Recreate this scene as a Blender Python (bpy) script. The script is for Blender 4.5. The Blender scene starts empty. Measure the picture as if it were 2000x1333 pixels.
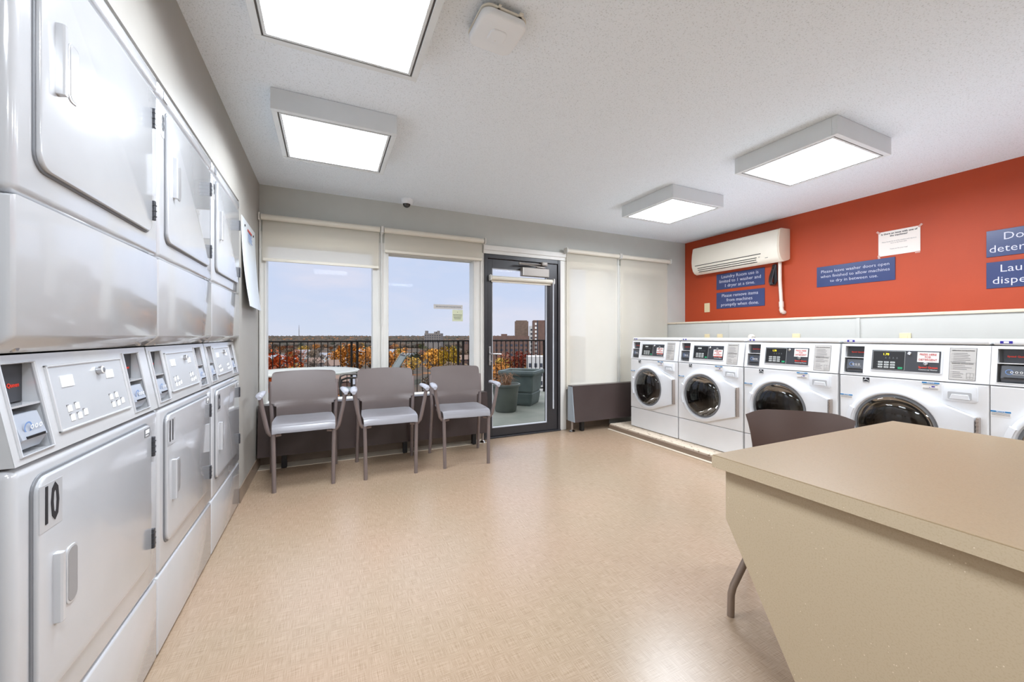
import bpy, bmesh, math, random
from mathutils import Vector, Matrix
random.seed(7)
S = bpy.context.scene
COL = S.collection
PI = math.pi

# ---------------------------------------------------------------- camera, sky, sun, exposure
F_PX, YAW, EYE = 766.0, math.radians(25.16), 1.105
cam_d = bpy.data.cameras.new('camera')
cam_d.sensor_width = 36.0
cam_d.lens = F_PX * 36.0 / 2000.0
cam_d.shift_y = -9.5 / 2000.0
cam_d.clip_start, cam_d.clip_end = 0.02, 9000
cam = bpy.data.objects.new('camera', cam_d)
cam.location = (0, 0, EYE)
cam.rotation_euler = (PI / 2, 0, -YAW)
COL.objects.link(cam)
S.camera = cam
S.view_settings.view_transform = 'Standard'
S.view_settings.look = 'None'
S.view_settings.gamma = 1.0
S.view_settings.use_curve_mapping = False
S.view_settings.exposure = 1.03
LAMP = 2.2           # radiance of the ceiling diffusers themselves
TUBES = 14.5         # watts of the tubes behind each diffuser
SKY = 0.47


def lin(c):
    f = lambda v: v / 12.92 if v <= 0.04045 else ((v + 0.055) / 1.055) ** 2.4
    return tuple(f(x / 255.0) for x in c[:3]) + (1.0,)


def make_world():
    w = bpy.data.worlds.new('sky')
    S.world = w
    w.use_nodes = True
    nt = w.node_tree
    nt.nodes.clear()
    N = nt.nodes.new
    out = N('ShaderNodeOutputWorld'); bg = N('ShaderNodeBackground')
    tc = N('ShaderNodeTexCoord'); sep = N('ShaderNodeSeparateXYZ')
    nt.links.new(tc.outputs['Generated'], sep.inputs[0])
    r = N('ShaderNodeValToRGB')
    el = r.color_ramp.elements
    el[0].position = 0.0; el[0].color = lin((220, 229, 248))
    el[1].position = 0.60; el[1].color = lin((228, 232, 240))
    e = el.new(0.10); e.color = lin((212, 224, 250))
    e = el.new(0.28); e.color = lin((200, 218, 250))
    nt.links.new(sep.outputs['Z'], r.inputs[0])
    mp = N('ShaderNodeMapping'); mp.inputs['Scale'].default_value = (1.0, 1.0, 3.2)
    nt.links.new(tc.outputs['Generated'], mp.inputs[0])
    no = N('ShaderNodeTexNoise'); no.inputs['Scale'].default_value = 3.4; no.inputs['Detail'].default_value = 6
    no.inputs['Roughness'].default_value = 0.55
    nt.links.new(mp.outputs[0], no.inputs['Vector'])
    cr = N('ShaderNodeValToRGB')
    cr.color_ramp.elements[0].position = 0.47; cr.color_ramp.elements[0].color = (0, 0, 0, 1)
    cr.color_ramp.elements[1].position = 0.72; cr.color_ramp.elements[1].color = (0.75, 0.75, 0.75, 1)
    nt.links.new(no.outputs['Fac'], cr.inputs[0])
    mx = N('ShaderNodeMix'); mx.data_type = 'RGBA'
    nt.links.new(cr.outputs[0], mx.inputs[0]); nt.links.new(r.outputs[0], mx.inputs[6])
    mx.inputs[7].default_value = lin((236, 234, 248))
    nt.links.new(mx.outputs[2], bg.inputs[0])
    # an overcast sky is brightest overhead
    mr = N('ShaderNodeMapRange'); mr.inputs['From Min'].default_value = 0.28; mr.inputs['From Max'].default_value = 0.75
    mr.inputs['To Min'].default_value = SKY; mr.inputs['To Max'].default_value = SKY * 4.2
    nt.links.new(sep.outputs['Z'], mr.inputs['Value']); nt.links.new(mr.outputs[0], bg.inputs[1])
    nt.links.new(bg.outputs[0], out.inputs[0])


make_world()
sun_d = bpy.data.lights.new('sun', 'SUN'); sun_d.energy = 1.0; sun_d.angle = math.radians(12)
sun_d.color = (1.0, 0.95, 0.88)
sun = bpy.data.objects.new('sun', sun_d); COL.objects.link(sun)
sun.rotation_euler = (math.radians(52), 0, math.radians(-35))

# ---------------------------------------------------------------- materials
def mat(name, col, rough=0.5, metal=0.0, spec=0.5, coat=0.0, var=None, vscale=6.0, bump=None, emit=None, stretch=None):
    """var: (colour, lo, hi) noise-mixed; bump: (scale, strength)"""
    m = bpy.data.materials.new(name); m.use_nodes = True
    nt = m.node_tree; b = nt.nodes['Principled BSDF']
    b.inputs['Base Color'].default_value = lin(col)
    b.inputs['Roughness'].default_value = rough
    b.inputs['Metallic'].default_value = metal
    b.inputs['Specular IOR Level'].default_value = spec
    b.inputs['Coat Weight'].default_value = coat
    b.inputs['Coat Roughness'].default_value = 0.06
    N = nt.nodes.new
    tc = N('ShaderNodeTexCoord'); mp = N('ShaderNodeMapping')
    nt.links.new(tc.outputs['Object'], mp.inputs[0])
    if stretch: mp.inputs['Scale'].default_value = stretch
    no = N('ShaderNodeTexNoise'); no.inputs['Scale'].default_value = vscale; no.inputs['Detail'].default_value = 4
    nt.links.new(mp.outputs[0], no.inputs['Vector'])
    c2, lo, hi = var if var else (tuple(max(0, v - 4) for v in col), 0.3, 0.7)
    cr = N('ShaderNodeValToRGB')
    cr.color_ramp.elements[0].position = lo; cr.color_ramp.elements[0].color = lin(col)
    cr.color_ramp.elements[1].position = hi; cr.color_ramp.elements[1].color = lin(c2)
    nt.links.new(no.outputs['Fac'], cr.inputs[0]); nt.links.new(cr.outputs[0], b.inputs['Base Color'])
    if bump:
        n2 = N('ShaderNodeTexNoise'); n2.inputs['Scale'].default_value = bump[0]; n2.inputs['Detail'].default_value = 3
        nt.links.new(tc.outputs['Object'], n2.inputs['Vector'])
        bp = N('ShaderNodeBump'); bp.inputs['Strength'].default_value = bump[1]; bp.inputs['Distance'].default_value = 0.01
        nt.links.new(n2.outputs['Fac'], bp.inputs['Height']); nt.links.new(bp.outputs[0], b.inputs['Normal'])
    if emit:
        b.inputs['Emission Color'].default_value = lin(emit[0]); b.inputs['Emission Strength'].default_value = emit[1]
    return m


def mat_floor():
    m = mat('beige_linen_vinyl', (205, 178, 146), 0.27, spec=0.5)
    nt = m.node_tree; N = nt.nodes.new; L = nt.links.new; b = nt.nodes['Principled BSDF']
    tc = N('ShaderNodeTexCoord')
    fac = []
    for sc in ((16, 900, 1), (900, 16, 1)):
        mp = N('ShaderNodeMapping'); mp.inputs['Scale'].default_value = sc
        L(tc.outputs['Object'], mp.inputs[0])
        no = N('ShaderNodeTexNoise'); no.inputs['Scale'].default_value = 1.0; no.inputs['Detail'].default_value = 3
        L(mp.outputs[0], no.inputs['Vector']); fac.append(no)
    ad = N('ShaderNodeMath'); ad.operation = 'ADD'
    L(fac[0].outputs['Fac'], ad.inputs[0]); L(fac[1].outputs['Fac'], ad.inputs[1])
    cr = N('ShaderNodeValToRGB'); e = cr.color_ramp.elements
    e[0].position = 0.66; e[0].color = lin((147, 124, 101)); e[1].position = 1.0; e[1].color = lin((179, 156, 134))
    x = e.new(0.85); x.color = lin((164, 141, 118))
    mr = N('ShaderNodeMath'); mr.operation = 'MULTIPLY'; mr.inputs[1].default_value = 0.86
    L(ad.outputs[0], mr.inputs[0]); L(mr.outputs[0], cr.inputs[0])
    big = N('ShaderNodeTexNoise'); big.inputs['Scale'].default_value = 1.3; big.inputs['Detail'].default_value = 2
    L(tc.outputs['Object'], big.inputs['Vector'])
    mx = N('ShaderNodeMix'); mx.data_type = 'RGBA'; mx.blend_type = 'MULTIPLY'
    c3 = N('ShaderNodeValToRGB'); c3.color_ramp.elements[0].color = (0.93, 0.95, 0.93, 1); c3.color_ramp.elements[1].color = (1.0, 0.97, 0.96, 1)
    c3.color_ramp.elements[0].position = .35; c3.color_ramp.elements[1].position = .65
    L(big.outputs['Fac'], c3.inputs[0]); mx.inputs[0].default_value = 1.0
    L(cr.outputs[0], mx.inputs[6]); L(c3.outputs[0], mx.inputs[7]); L(mx.outputs[2], b.inputs['Base Color'])
    return m


def mat_popcorn():
    m = mat('popcorn_ceiling_paint', (238, 246, 253), 0.9, spec=0.2)
    nt = m.node_tree; N = nt.nodes.new; L = nt.links.new; b = nt.nodes['Principled BSDF']
    tc = N('ShaderNodeTexCoord')
    no = N('ShaderNodeTexNoise'); no.inputs['Scale'].default_value = 150; no.inputs['Detail'].default_value = 3
    L(tc.outputs['Object'], no.inputs['Vector'])
    cr = N('ShaderNodeValToRGB'); e = cr.color_ramp.elements
    e[0].position = 0.30; e[0].color = lin((212, 219, 225)); e[1].position = 0.44; e[1].color = lin((240, 247, 254))
    L(no.outputs['Fac'], cr.inputs[0]); L(cr.outputs[0], b.inputs['Base Color'])
    bp = N('ShaderNodeBump'); bp.inputs['Strength'].default_value = 0.45; bp.inputs['Distance'].default_value = 0.006
    L(no.outputs['Fac'], bp.inputs['Height']); L(bp.outputs[0], b.inputs['Normal'])
    return m


def mat_speckle(name, col, chip, dark):
    m = mat(name, col, 0.38, spec=0.45)
    nt = m.node_tree; N = nt.nodes.new; L = nt.links.new; b = nt.nodes['Principled BSDF']
    tc = N('ShaderNodeTexCoord')
    vo = N('ShaderNodeTexVoronoi'); vo.inputs['Scale'].default_value = 85; L(tc.outputs['Object'], vo.inputs['Vector'])
    lt = N('ShaderNodeMath'); lt.operation = 'LESS_THAN'; lt.inputs[1].default_value = 0.10
    L(vo.outputs['Distance'], lt.inputs[0])
    no = N('ShaderNodeTexNoise'); no.inputs['Scale'].default_value = 9; L(tc.outputs['Object'], no.inputs['Vector'])
    gt = N('ShaderNodeMath'); gt.operation = 'GREATER_THAN'; gt.inputs[1].default_value = 0.56
    L(no.outputs['Fac'], gt.inputs[0])
    mu = N('ShaderNodeMath'); mu.operation = 'MULTIPLY'; L(lt.outputs[0], mu.inputs[0]); L(gt.outputs[0], mu.inputs[1])
    fine = N('ShaderNodeTexNoise'); fine.inputs['Scale'].default_value = 260; L(tc.outputs['Object'], fine.inputs['Vector'])
    cr = N('ShaderNodeValToRGB'); e = cr.color_ramp.elements
    e[0].position = .36; e[0].color = lin(dark); e[1].position = .5; e[1].color = lin(col)
    L(fine.outputs['Fac'], cr.inputs[0])
    mx = N('ShaderNodeMix'); mx.data_type = 'RGBA'; L(mu.outputs[0], mx.inputs[0]); L(cr.outputs[0], mx.inputs[6])
    mx.inputs[7].default_value = lin(chip); L(mx.outputs[2], b.inputs['Base Color'])
    return m


def mat_glass(name, tint=(0.97, 0.98, 0.98, 1), refl=1.0):
    m = bpy.data.materials.new(name); m.use_nodes = True
    nt = m.node_tree; nt.nodes.clear(); N = nt.nodes.new; L = nt.links.new
    o = N('ShaderNodeOutputMaterial'); t = N('ShaderNodeBsdfTransparent'); t.inputs[0].default_value = tint
    g = N('ShaderNodeBsdfGlossy'); g.inputs['Roughness'].default_value = 0.02
    f = N('ShaderNodeFresnel'); f.inputs[0].default_value = 1.35
    mu = N('ShaderNodeMath'); mu.operation = 'MULTIPLY'; mu.inputs[1].default_value = refl; L(f.outputs[0], mu.inputs[0])
    mx = N('ShaderNodeMixShader'); L(mu.outputs[0], mx.inputs[0]); L(t.outputs[0], mx.inputs[1]); L(g.outputs[0], mx.inputs[2])
    L(mx.outputs[0], o.inputs[0])
    return m


def mat_shade():
    m = bpy.data.materials.new('translucent_roller_fabric'); m.use_nodes = True
    nt = m.node_tree; nt.nodes.clear(); N = nt.nodes.new; L = nt.links.new
    o = N('ShaderNodeOutputMaterial')
    d = N('ShaderNodeBsdfDiffuse'); d.inputs[0].default_value = lin((238, 234, 226))
    t = N('ShaderNodeBsdfTranslucent'); t.inputs[0].default_value = lin((252, 250, 244))
    tr = N('ShaderNodeBsdfTransparent'); tr.inputs[0].default_value = (1, 0.98, 0.94, 1)
    tc = N('ShaderNodeTexCoord'); no = N('ShaderNodeTexNoise'); no.inputs['Scale'].default_value = 5
    L(tc.outputs['Object'], no.inputs['Vector'])
    a = N('ShaderNodeMixShader'); a.inputs[0].default_value = 0.5; L(d.outputs[0], a.inputs[1]); L(t.outputs[0], a.inputs[2])
    r = N('ShaderNodeMapRange'); r.inputs['To Min'].default_value = 0.43; r.inputs['To Max'].default_value = 0.47
    L(no.outputs['Fac'], r.inputs['Value'])
    b = N('ShaderNodeMixShader'); L(r.outputs[0], b.inputs[0]); L(a.outputs[0], b.inputs[1]); L(tr.outputs[0], b.inputs[2])
    L(b.outputs[0], o.inputs[0])
    return m


def mat_diffuser():
    m = bpy.data.materials.new('lit_prismatic_diffuser'); m.use_nodes = True
    nt = m.node_tree; nt.nodes.clear(); N = nt.nodes.new; L = nt.links.new
    o = N('ShaderNodeOutputMaterial'); e = N('ShaderNodeEmission')
    tc = N('ShaderNodeTexCoord'); mp = N('ShaderNodeMapping'); mp.inputs['Scale'].default_value = (0.25, 1.0, 1)
    L(tc.outputs['Object'], mp.inputs[0])
    wv = N('ShaderNodeTexVoronoi'); wv.inputs['Scale'].default_value = 120; L(tc.outputs['Object'], wv.inputs['Vector'])
    r = N('ShaderNodeMapRange'); r.inputs['From Max'].default_value = 0.7
    r.inputs['To Min'].default_value = LAMP * 0.9; r.inputs['To Max'].default_value = LAMP * 1.1
    L(wv.outputs['Distance'], r.inputs['Value']); L(r.outputs[0], e.inputs[1])
    e.inputs[0].default_value = (0.95, 0.985, 1.06, 1)
    L(e.outputs[0], o.inputs[0])
    return m


def mat_leaf(name):
    m = bpy.data.materials.new(name); m.use_nodes = True
    nt = m.node_tree; N = nt.nodes.new; L = nt.links.new; b = nt.nodes['Principled BSDF']
    b.inputs['Roughness'].default_value = 0.8; b.inputs['Specular IOR Level'].default_value = 0.1
    oi = N('ShaderNodeObjectInfo'); tc = N('ShaderNodeTexCoord'); no = N('ShaderNodeTexNoise')
    no.inputs['Scale'].default_value = 0.9; no.inputs['Detail'].default_value = 3; L(tc.outputs['Object'], no.inputs['Vector'])
    cr = N('ShaderNodeValToRGB'); cr.color_ramp.elements[0].color = (0.30, 0.29, 0.28, 1); cr.color_ramp.elements[1].color = (0.88, 0.86, 0.82, 1)
    cr.color_ramp.elements[0].position = .35; cr.color_ramp.elements[1].position = .65
    L(no.outputs['Fac'], cr.inputs[0])
    mx = N('ShaderNodeMix'); mx.data_type = 'RGBA'; mx.blend_type = 'MULTIPLY'; mx.inputs[0].default_value = 1
    L(oi.outputs['Color'], mx.inputs[6]); L(cr.outputs[0], mx.inputs[7]); L(mx.outputs[2], b.inputs['Base Color'])
    return m


def mat_forest(name, scale):
    m = bpy.data.materials.new(name); m.use_nodes = True
    nt = m.node_tree; N = nt.nodes.new; L = nt.links.new; b = nt.nodes['Principled BSDF']
    b.inputs['Roughness'].default_value = 0.9; b.inputs['Specular IOR Level'].default_value = 0.05
    tc = N('ShaderNodeTexCoord'); no = N('ShaderNodeTexNoise'); no.inputs['Scale'].default_value = scale; no.inputs['Detail'].default_value = 3
    L(tc.outputs['Object'], no.inputs['Vector'])
    cr = N('ShaderNodeValToRGB'); e = cr.color_ramp.elements
    e[0].position = .28; e[0].color = lin((42, 46, 38)); e[1].position = .72; e[1].color = lin((140, 92, 52))
    for p, c in ((.4, (60, 58, 52)), (.5, (72, 66, 60)), (.62, (82, 66, 54))):
        x = e.new(p); x.color = lin(c)
    L(no.outputs['Fac'], cr.inputs[0]); L(cr.outputs[0], b.inputs['Base Color'])
    return m


M = {}
M['floor'] = mat_floor()
M['ceiling'] = mat_popcorn()
M['wall_light'] = mat('warm_grey_wall_paint', (172, 168, 161), 0.5, spec=0.3, bump=(160, 0.05))
M['wall_grey'] = mat('mid_grey_wall_paint', (200, 202, 197), 0.6, bump=(160, 0.05))
M['wall_red'] = mat('rust_orange_wall_paint', (180, 66, 26), 0.55, var=((174, 63, 24), .4, .65), vscale=2.5, bump=(160, 0.05))
M['wall_white'] = mat('white_bulkhead_board', (192, 190, 184), 0.45)
M['ledge'] = mat('beige_ledge_laminate', (206, 192, 172), 0.45, var=((188, 170, 148), .58, .75), vscale=14)
M['trimwhite'] = mat('white_window_paint', (222, 220, 214), 0.35)
M['baseboard'] = mat('taupe_vinyl_base', (138, 120, 104), 0.35, spec=0.6)
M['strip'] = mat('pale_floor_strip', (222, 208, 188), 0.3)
M['plinth'] = mat('worn_plinth_paint', (206, 190, 170), 0.55, var=((130, 110, 90), .60, .64), vscale=30)
M['door'] = mat('charcoal_door_paint', (48, 47, 50), 0.35)
M['edging'] = mat('pale_glazing_bead', (205, 208, 214), 0.4)
M['steel'] = mat('brushed_steel', (190, 190, 192), 0.28, 1.0)
M['closer'] = mat('silver_closer_paint', (150, 143, 136), 0.4, 0.3)
M['chrome'] = mat('polished_chrome', (220, 220, 222), 0.08, 1.0)
M['appl'] = mat('glossy_appliance_enamel', (196, 197, 200), 0.16, spec=0.7, coat=0.8, bump=(14, 0.010))
M['applg'] = mat('silver_grey_control_enamel', (208, 209, 211), 0.2, 0.1, coat=0.8, bump=(190, 0.02))
M['pocket'] = mat('painted_pocket_shade', (150, 149, 150), 0.35)  # grey for a flat panel; the hollow's shade is put into the colour
M['plate'] = mat('satin_control_plate', (200, 202, 205), 0.3, 0.25)
M['wash'] = mat('white_washer_enamel', (235, 235, 236), 0.25, spec=0.5, coat=0.2)
M['washd'] = mat('white_door_plastic', (228, 230, 234), 0.32)
M['black'] = mat('black_plastic', (28, 28, 30), 0.35)
M['darkgrey'] = mat('dark_grey_panel', (62, 63, 68), 0.35)
M['midgrey'] = mat('mid_grey_plastic', (120, 122, 126), 0.4)
M['reader'] = mat('card_reader_plastic', (70, 72, 78), 0.3)
M['reader_light'] = mat('pale_card_reader_plastic', (165, 170, 180), 0.3)
M['bluelogo'] = mat('blue_logo_print', (120, 150, 200), 0.5)
M['white'] = mat('white_print', (240, 240, 240), 0.5)
M['sticker'] = mat('white_paper_sticker', (240, 236, 232), 0.6)
M['ink'] = mat('black_ink', (35, 35, 40), 0.6)
M['inkgrey'] = mat('grey_ink', (110, 108, 110), 0.6)
M['inkred'] = mat('red_ink', (200, 60, 62), 0.5)
M['brandred'] = mat('red_badge_print', (222, 62, 44), 0.5)
M['labelblue'] = mat('bright_blue_label_print', (52, 132, 190), 0.5)
M['labelnavy'] = mat('navy_label_print', (58, 48, 160), 0.5)
M['labelgrey'] = mat('grey_instruction_label', (196, 192, 188), 0.5)
M['green'] = mat('green_start_key', (40, 160, 110), 0.4)
M['led'] = mat('lit_yellow_digits', (230, 210, 40), 0.5, emit=((235, 215, 40), 0.8))
M['key'] = mat('pale_membrane_key', (205, 208, 205), 0.4)
M['hinge'] = mat('worn_hinge_metal', (176, 164, 156), 0.35, 0.5)
M['rubber'] = mat('dark_rubber', (52, 48, 48), 0.6)
M['drum'] = mat('stainless_drum', (150, 146, 140), 0.22, 1.0)
M['drumdark'] = mat('dark_tub_plastic', (38, 35, 34), 0.4)
M['doorglass'] = mat_glass('tinted_washer_door_glass', (0.72, 0.70, 0.67, 1), 2.2)
M['bowlglass'] = mat_glass('clear_bowl_glass', (0.9, 0.9, 0.89, 1), 1.5)
M['glass'] = mat_glass('clear_window_glass', (0.98, 0.985, 0.99, 1), 0.10)
M['shade'] = mat_shade()
M['tube'] = mat('cream_blind_plastic', (226, 220, 206), 0.4)
M['conv'] = mat('dark_brown_convector_steel', (70, 58, 56), 0.32, spec=0.5)
M['convend'] = mat('pale_convector_end', (176, 186, 194), 0.3)
M['chairframe'] = mat('taupe_metal_chair_frame', (132, 120, 118), 0.3, 0.35)
M['chairseat'] = mat('grey_polymer_seat', (144, 142, 146), 0.28, spec=0.6)
M['chairback'] = mat('taupe_polymer_backrest', (108, 97, 94), 0.36)
M['armpad'] = mat('light_grey_arm_pad', (172, 172, 180), 0.3)
M['brownshell'] = mat('dark_brown_plastic_shell', (84, 63, 55), 0.36)
M['pole'] = mat('taupe_tube_leg', (150, 134, 122), 0.3, 0.4)
M['stone'] = mat_speckle('beige_speckled_laminate', (188, 171, 145), (222, 209, 188), (182, 164, 137))
M['stonetop'] = mat_speckle('beige_table_laminate', (142, 121, 92), (158, 137, 109), (136, 115, 86))
M['fixture'] = mat('white_fixture_enamel', (228, 233, 236), 0.5)
M['fixgap'] = mat('dark_diffuser_gap', (90, 86, 84), 0.6)
M['diffuser'] = mat_diffuser()
M['routerw'] = mat('matt_white_router_plastic', (240, 244, 248), 0.45)
M['ac'] = mat('aged_cream_plastic', (246, 238, 222), 0.4)
M['acside'] = mat('yellowed_cream_plastic', (236, 222, 202), 0.45)
M['pvc'] = mat('cream_pvc_pipe', (232, 220, 208), 0.4)
M['signblue'] = mat('slate_blue_sign_acrylic', (52, 64, 110), 0.28, var=((58, 70, 112), .3, .7), vscale=2)
M['signtext'] = mat('pale_sign_lettering', (214, 214, 226), 0.5)
M['paper'] = mat('white_printer_paper', (238, 228, 220), 0.7)
M['tape'] = mat('cloudy_tape', (206, 160, 146), 0.35)
M['ivory'] = mat('ivory_wallplate', (226, 208, 168), 0.4)
M['board'] = mat('white_poster_board', (226, 232, 236), 0.35)
M['lens'] = mat('smoked_dome_lens', (48, 46, 44), 0.12, coat=0.5)
M['brownwood'] = mat('brown_paint_patch', (120, 84, 66), 0.8)
# outside
M['deck'] = mat('weathered_terrace_concrete', (112, 114, 104), 0.8, var=((92, 98, 88), .4, .65), vscale=2.2)
M['bronze'] = mat('dark_bronze_rail_paint', (24, 20, 18), 0.7, spec=0.15)
M['patio'] = mat('bronze_patio_tube', (84, 78, 74), 0.35, 0.5)
M['sling'] = mat('grey_mesh_sling', (104, 110, 106), 0.6)
M['ptable'] = mat('off_white_patio_enamel', (165, 165, 156), 0.35)
M['pot'] = mat('green_grey_fibreglass', (88, 93, 86), 0.55, var=((76, 82, 78), .4, .7), vscale=5)
M['potblue'] = mat('blue_grey_fibreglass', (80, 91, 88), 0.5, var=((66, 76, 74), .4, .7), vscale=5)
M['soil'] = mat('dry_soil', (72, 60, 52), 0.9)
M['drygrass'] = mat('dry_brown_grass', (140, 104, 76), 0.8)
M['brick'] = mat('far_brown_brick', (100, 82, 70), 0.8, var=((86, 70, 60), .35, .65), vscale=0.5)
M['brick2'] = mat('far_red_brown_brick', (98, 74, 64), 0.8, var=((84, 64, 56), .35, .65), vscale=0.5)
M['greyblock'] = mat('far_grey_block', (108, 102, 98), 0.8)
M['farwhite'] = mat('far_white_wall', (170, 170, 168), 0.8)
M['farwin'] = mat('far_dark_window', (52, 56, 66), 0.3)
M['farwinlight'] = mat('far_pale_window', (206, 206, 204), 0.3)
M['roofgrey'] = mat('far_grey_roof', (120, 122, 128), 0.8)
M['roofbrown'] = mat('far_brown_roof', (108, 88, 76), 0.8)
M['wing'] = mat('cream_exterior_panel', (226, 218, 200), 0.8)
M['leaf'] = mat_leaf('autumn_leaf')
M['bark'] = mat('grey_bark', (96, 84, 74), 0.9)
M['forest'] = mat_forest('far_autumn_woods', 0.035)
M['ground'] = mat_forest('autumn_ground', 0.08)

# ---------------------------------------------------------------- mesh helpers
class MB:
    def __init__(self):
        self.bm = bmesh.new()

    def box(self, x0, x1, y0, y1, z0, z1, bev=0.0, seg=2, mi=0):
        x0, x1 = min(x0, x1), max(x0, x1); y0, y1 = min(y0, y1), max(y0, y1); z0, z1 = min(z0, z1), max(z0, z1)
        t = bmesh.new()
        vs = [t.verts.new((x, y, z)) for x in (x0, x1) for y in (y0, y1) for z in (z0, z1)]
        for f in ((0, 1, 3, 2), (4, 6, 7, 5), (0, 4, 5, 1), (2, 3, 7, 6), (0, 2, 6, 4), (1, 5, 7, 3)):
            t.faces.new([vs[i] for i in f])
        if bev > 0:
            b = min(bev, 0.49 * min(x1 - x0, y1 - y0, z1 - z0))
            bmesh.ops.bevel(t, geom=list(t.edges), offset=b, segments=seg, affect='EDGES', profile=0.5)
        self._merge(t, mi)
        return self

    def _merge(self, t, mi=0, mtx=None):
        if mtx is not None: bmesh.ops.transform(t, matrix=mtx, verts=t.verts)
        bmesh.ops.recalc_face_normals(t, faces=t.faces)
        mp = {}
        for v in t.verts: mp[v] = self.bm.verts.new(v.co)
        for f in t.faces:
            try:
                nf = self.bm.faces.new([mp[v] for v in f.verts]); nf.material_index = mi; nf.smooth = f.smooth
            except ValueError:
                pass
        t.free()

    def prism(self, pts, axis, a, b, bev=0.0, seg=2, mi=0):
        """pts 2D outline; axis 'x': pts are (y,z); 'y': (x,z); 'z': (x,y)"""
        def P(p, k):
            return {'x': (k, p[0], p[1]), 'y': (p[0], k, p[1]), 'z': (p[0], p[1], k)}[axis]
        t = bmesh.new()
        A = [t.verts.new(P(p, a)) for p in pts]; B = [t.verts.new(P(p, b)) for p in pts]
        n = len(pts)
        t.faces.new(A); t.faces.new(B[::-1])
        for i in range(n): t.faces.new([A[i], B[i], B[(i + 1) % n], A[(i + 1) % n]])
        bmesh.ops.recalc_face_normals(t, faces=t.faces)
        if bev > 0:
            caps = [e for e in t.edges if len(e.link_faces) == 2 and any(len(f.verts) == n and n > 4 for f in e.link_faces)] if n > 4 else list(t.edges)
            bmesh.ops.bevel(t, geom=caps, offset=bev, segments=seg, affect='EDGES', profile=0.5)
        self._merge(t, mi)
        return self

    def tube(self, pts, r, seg=10, mi=0, closed=False, caps=True):
        pts = [Vector(p) for p in pts]
        rs = r if isinstance(r, (list, tuple)) else [r] * len(pts)
        t = bmesh.new(); rings = []
        n = len(pts); up = None
        for i, p in enumerate(pts):
            if closed: d = pts[(i + 1) % n] - pts[i - 1]
            elif i == 0: d = pts[1] - p
            elif i == n - 1: d = p - pts[i - 1]
            else: d = (pts[i + 1] - p).normalized() + (p - pts[i - 1]).normalized()
            if d.length < 1e-9: d = Vector((0, 0, 1))
            d.normalize()
            if up is None: up = Vector((0, 0, 1)) if abs(d.z) < 0.9 else Vector((1, 0, 0))
            a = d.cross(up)
            if a.length < 1e-4: a = d.orthogonal()
            a.normalize(); b = d.cross(a).normalized(); up = -b if (-b).dot(up) > 0 else b
            rings.append([t.verts.new(p + (a * math.cos(k * 2 * PI / seg) + b * math.sin(k * 2 * PI / seg)) * rs[i]) for k in range(seg)])
        m = n if closed else n - 1
        for i in range(m):
            A, B = rings[i], rings[(i + 1) % n]
            # pick offset that minimises twist
            best = min(range(seg), key=lambda o: sum((A[k].co - B[(k + o) % seg].co).length for k in range(0, seg, 2)))
            for k in range(seg):
                f = t.faces.new([A[k], A[(k + 1) % seg], B[(k + 1 + best) % seg], B[(k + best) % seg]]); f.smooth = True
            rings[(i + 1) % n] = B[best:] + B[:best]
        if caps and not closed:
            t.faces.new(rings[0]); t.faces.new(rings[-1])
        self._merge(t, mi)
        return self

    def lathe(self, prof, c, axis='z', seg=40, mi=0, smooth=True, caps=False):
        """prof [(r, h)]; axis z: h up; axis y: h along +y (depth)"""
        t = bmesh.new(); rings = []
        for r, h in prof:
            ring = []
            for k in range(seg):
                a = 2 * PI * k / seg
                if axis == 'z': co = (c[0] + r * math.cos(a), c[1] + r * math.sin(a), c[2] + h)
                elif axis == 'y': co = (c[0] + r * math.cos(a), c[1] + h, c[2] + r * math.sin(a))
                else: co = (c[0] + h, c[1] + r * math.cos(a), c[2] + r * math.sin(a))
                ring.append(t.verts.new(co))
            rings.append(ring)
        for A, B in zip(rings, rings[1:]):
            for k in range(seg):
                f = t.faces.new([A[k], A[(k + 1) % seg], B[(k + 1) % seg], B[k]]); f.smooth = smooth
        if caps:
            t.faces.new(rings[0]); t.faces.new(rings[-1])
        bmesh.ops.remove_doubles(t, verts=t.verts, dist=1e-6)
        self._merge(t, mi)
        return self

    def grid(self, rows, mi=0, smooth=True, thick=0.0):
        """rows of points -> surface; thick>0 makes it a closed shell along the normals"""
        t = bmesh.new()
        V = [[t.verts.new(p) for p in row] for row in rows]
        for i in range(len(V) - 1):
            for j in range(len(V[0]) - 1):
                f = t.faces.new([V[i][j], V[i][j + 1], V[i + 1][j + 1], V[i + 1][j]]); f.smooth = smooth
        if thick:
            bmesh.ops.recalc_face_normals(t, faces=t.faces)
            bmesh.ops.solidify(t, geom=list(t.faces), thickness=thick)
            for f in t.faces: f.smooth = smooth
        self._merge(t, mi)
        return self

    def build(self, name, m, parent=None, smooth=False, sharp=35):
        me = bpy.data.meshes.new(name)
        self.bm.to_mesh(me); self.bm.free()
        ms = m if isinstance(m, (list, tuple)) else [m]
        for x in ms: me.materials.append(M[x] if isinstance(x, str) else x)
        if smooth:
            for p in me.polygons: p.use_smooth = True
        if any(p.use_smooth for p in me.polygons):
            try: me.set_sharp_from_angle(angle=math.radians(sharp))
            except Exception: pass
        o = bpy.data.objects.new(name, me); COL.objects.link(o)
        if parent: o.parent = parent
        return o


def thing(name, label, cat, loc=(0, 0, 0), rz=0.0, group=None):
    o = bpy.data.objects.new(name, None); COL.objects.link(o)
    o.empty_display_size = 0.1
    o.location = loc; o.rotation_euler = (0, 0, rz)
    o['label'] = label; o['category'] = cat
    if group: o['group'] = group
    return o


def tag(o, label, cat, group=None, kind=None):
    o['label'] = label; o['category'] = cat
    if group: o['group'] = group
    if kind: o['kind'] = kind
    return o


def struct(o):
    o['kind'] = 'structure'
    return o


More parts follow.
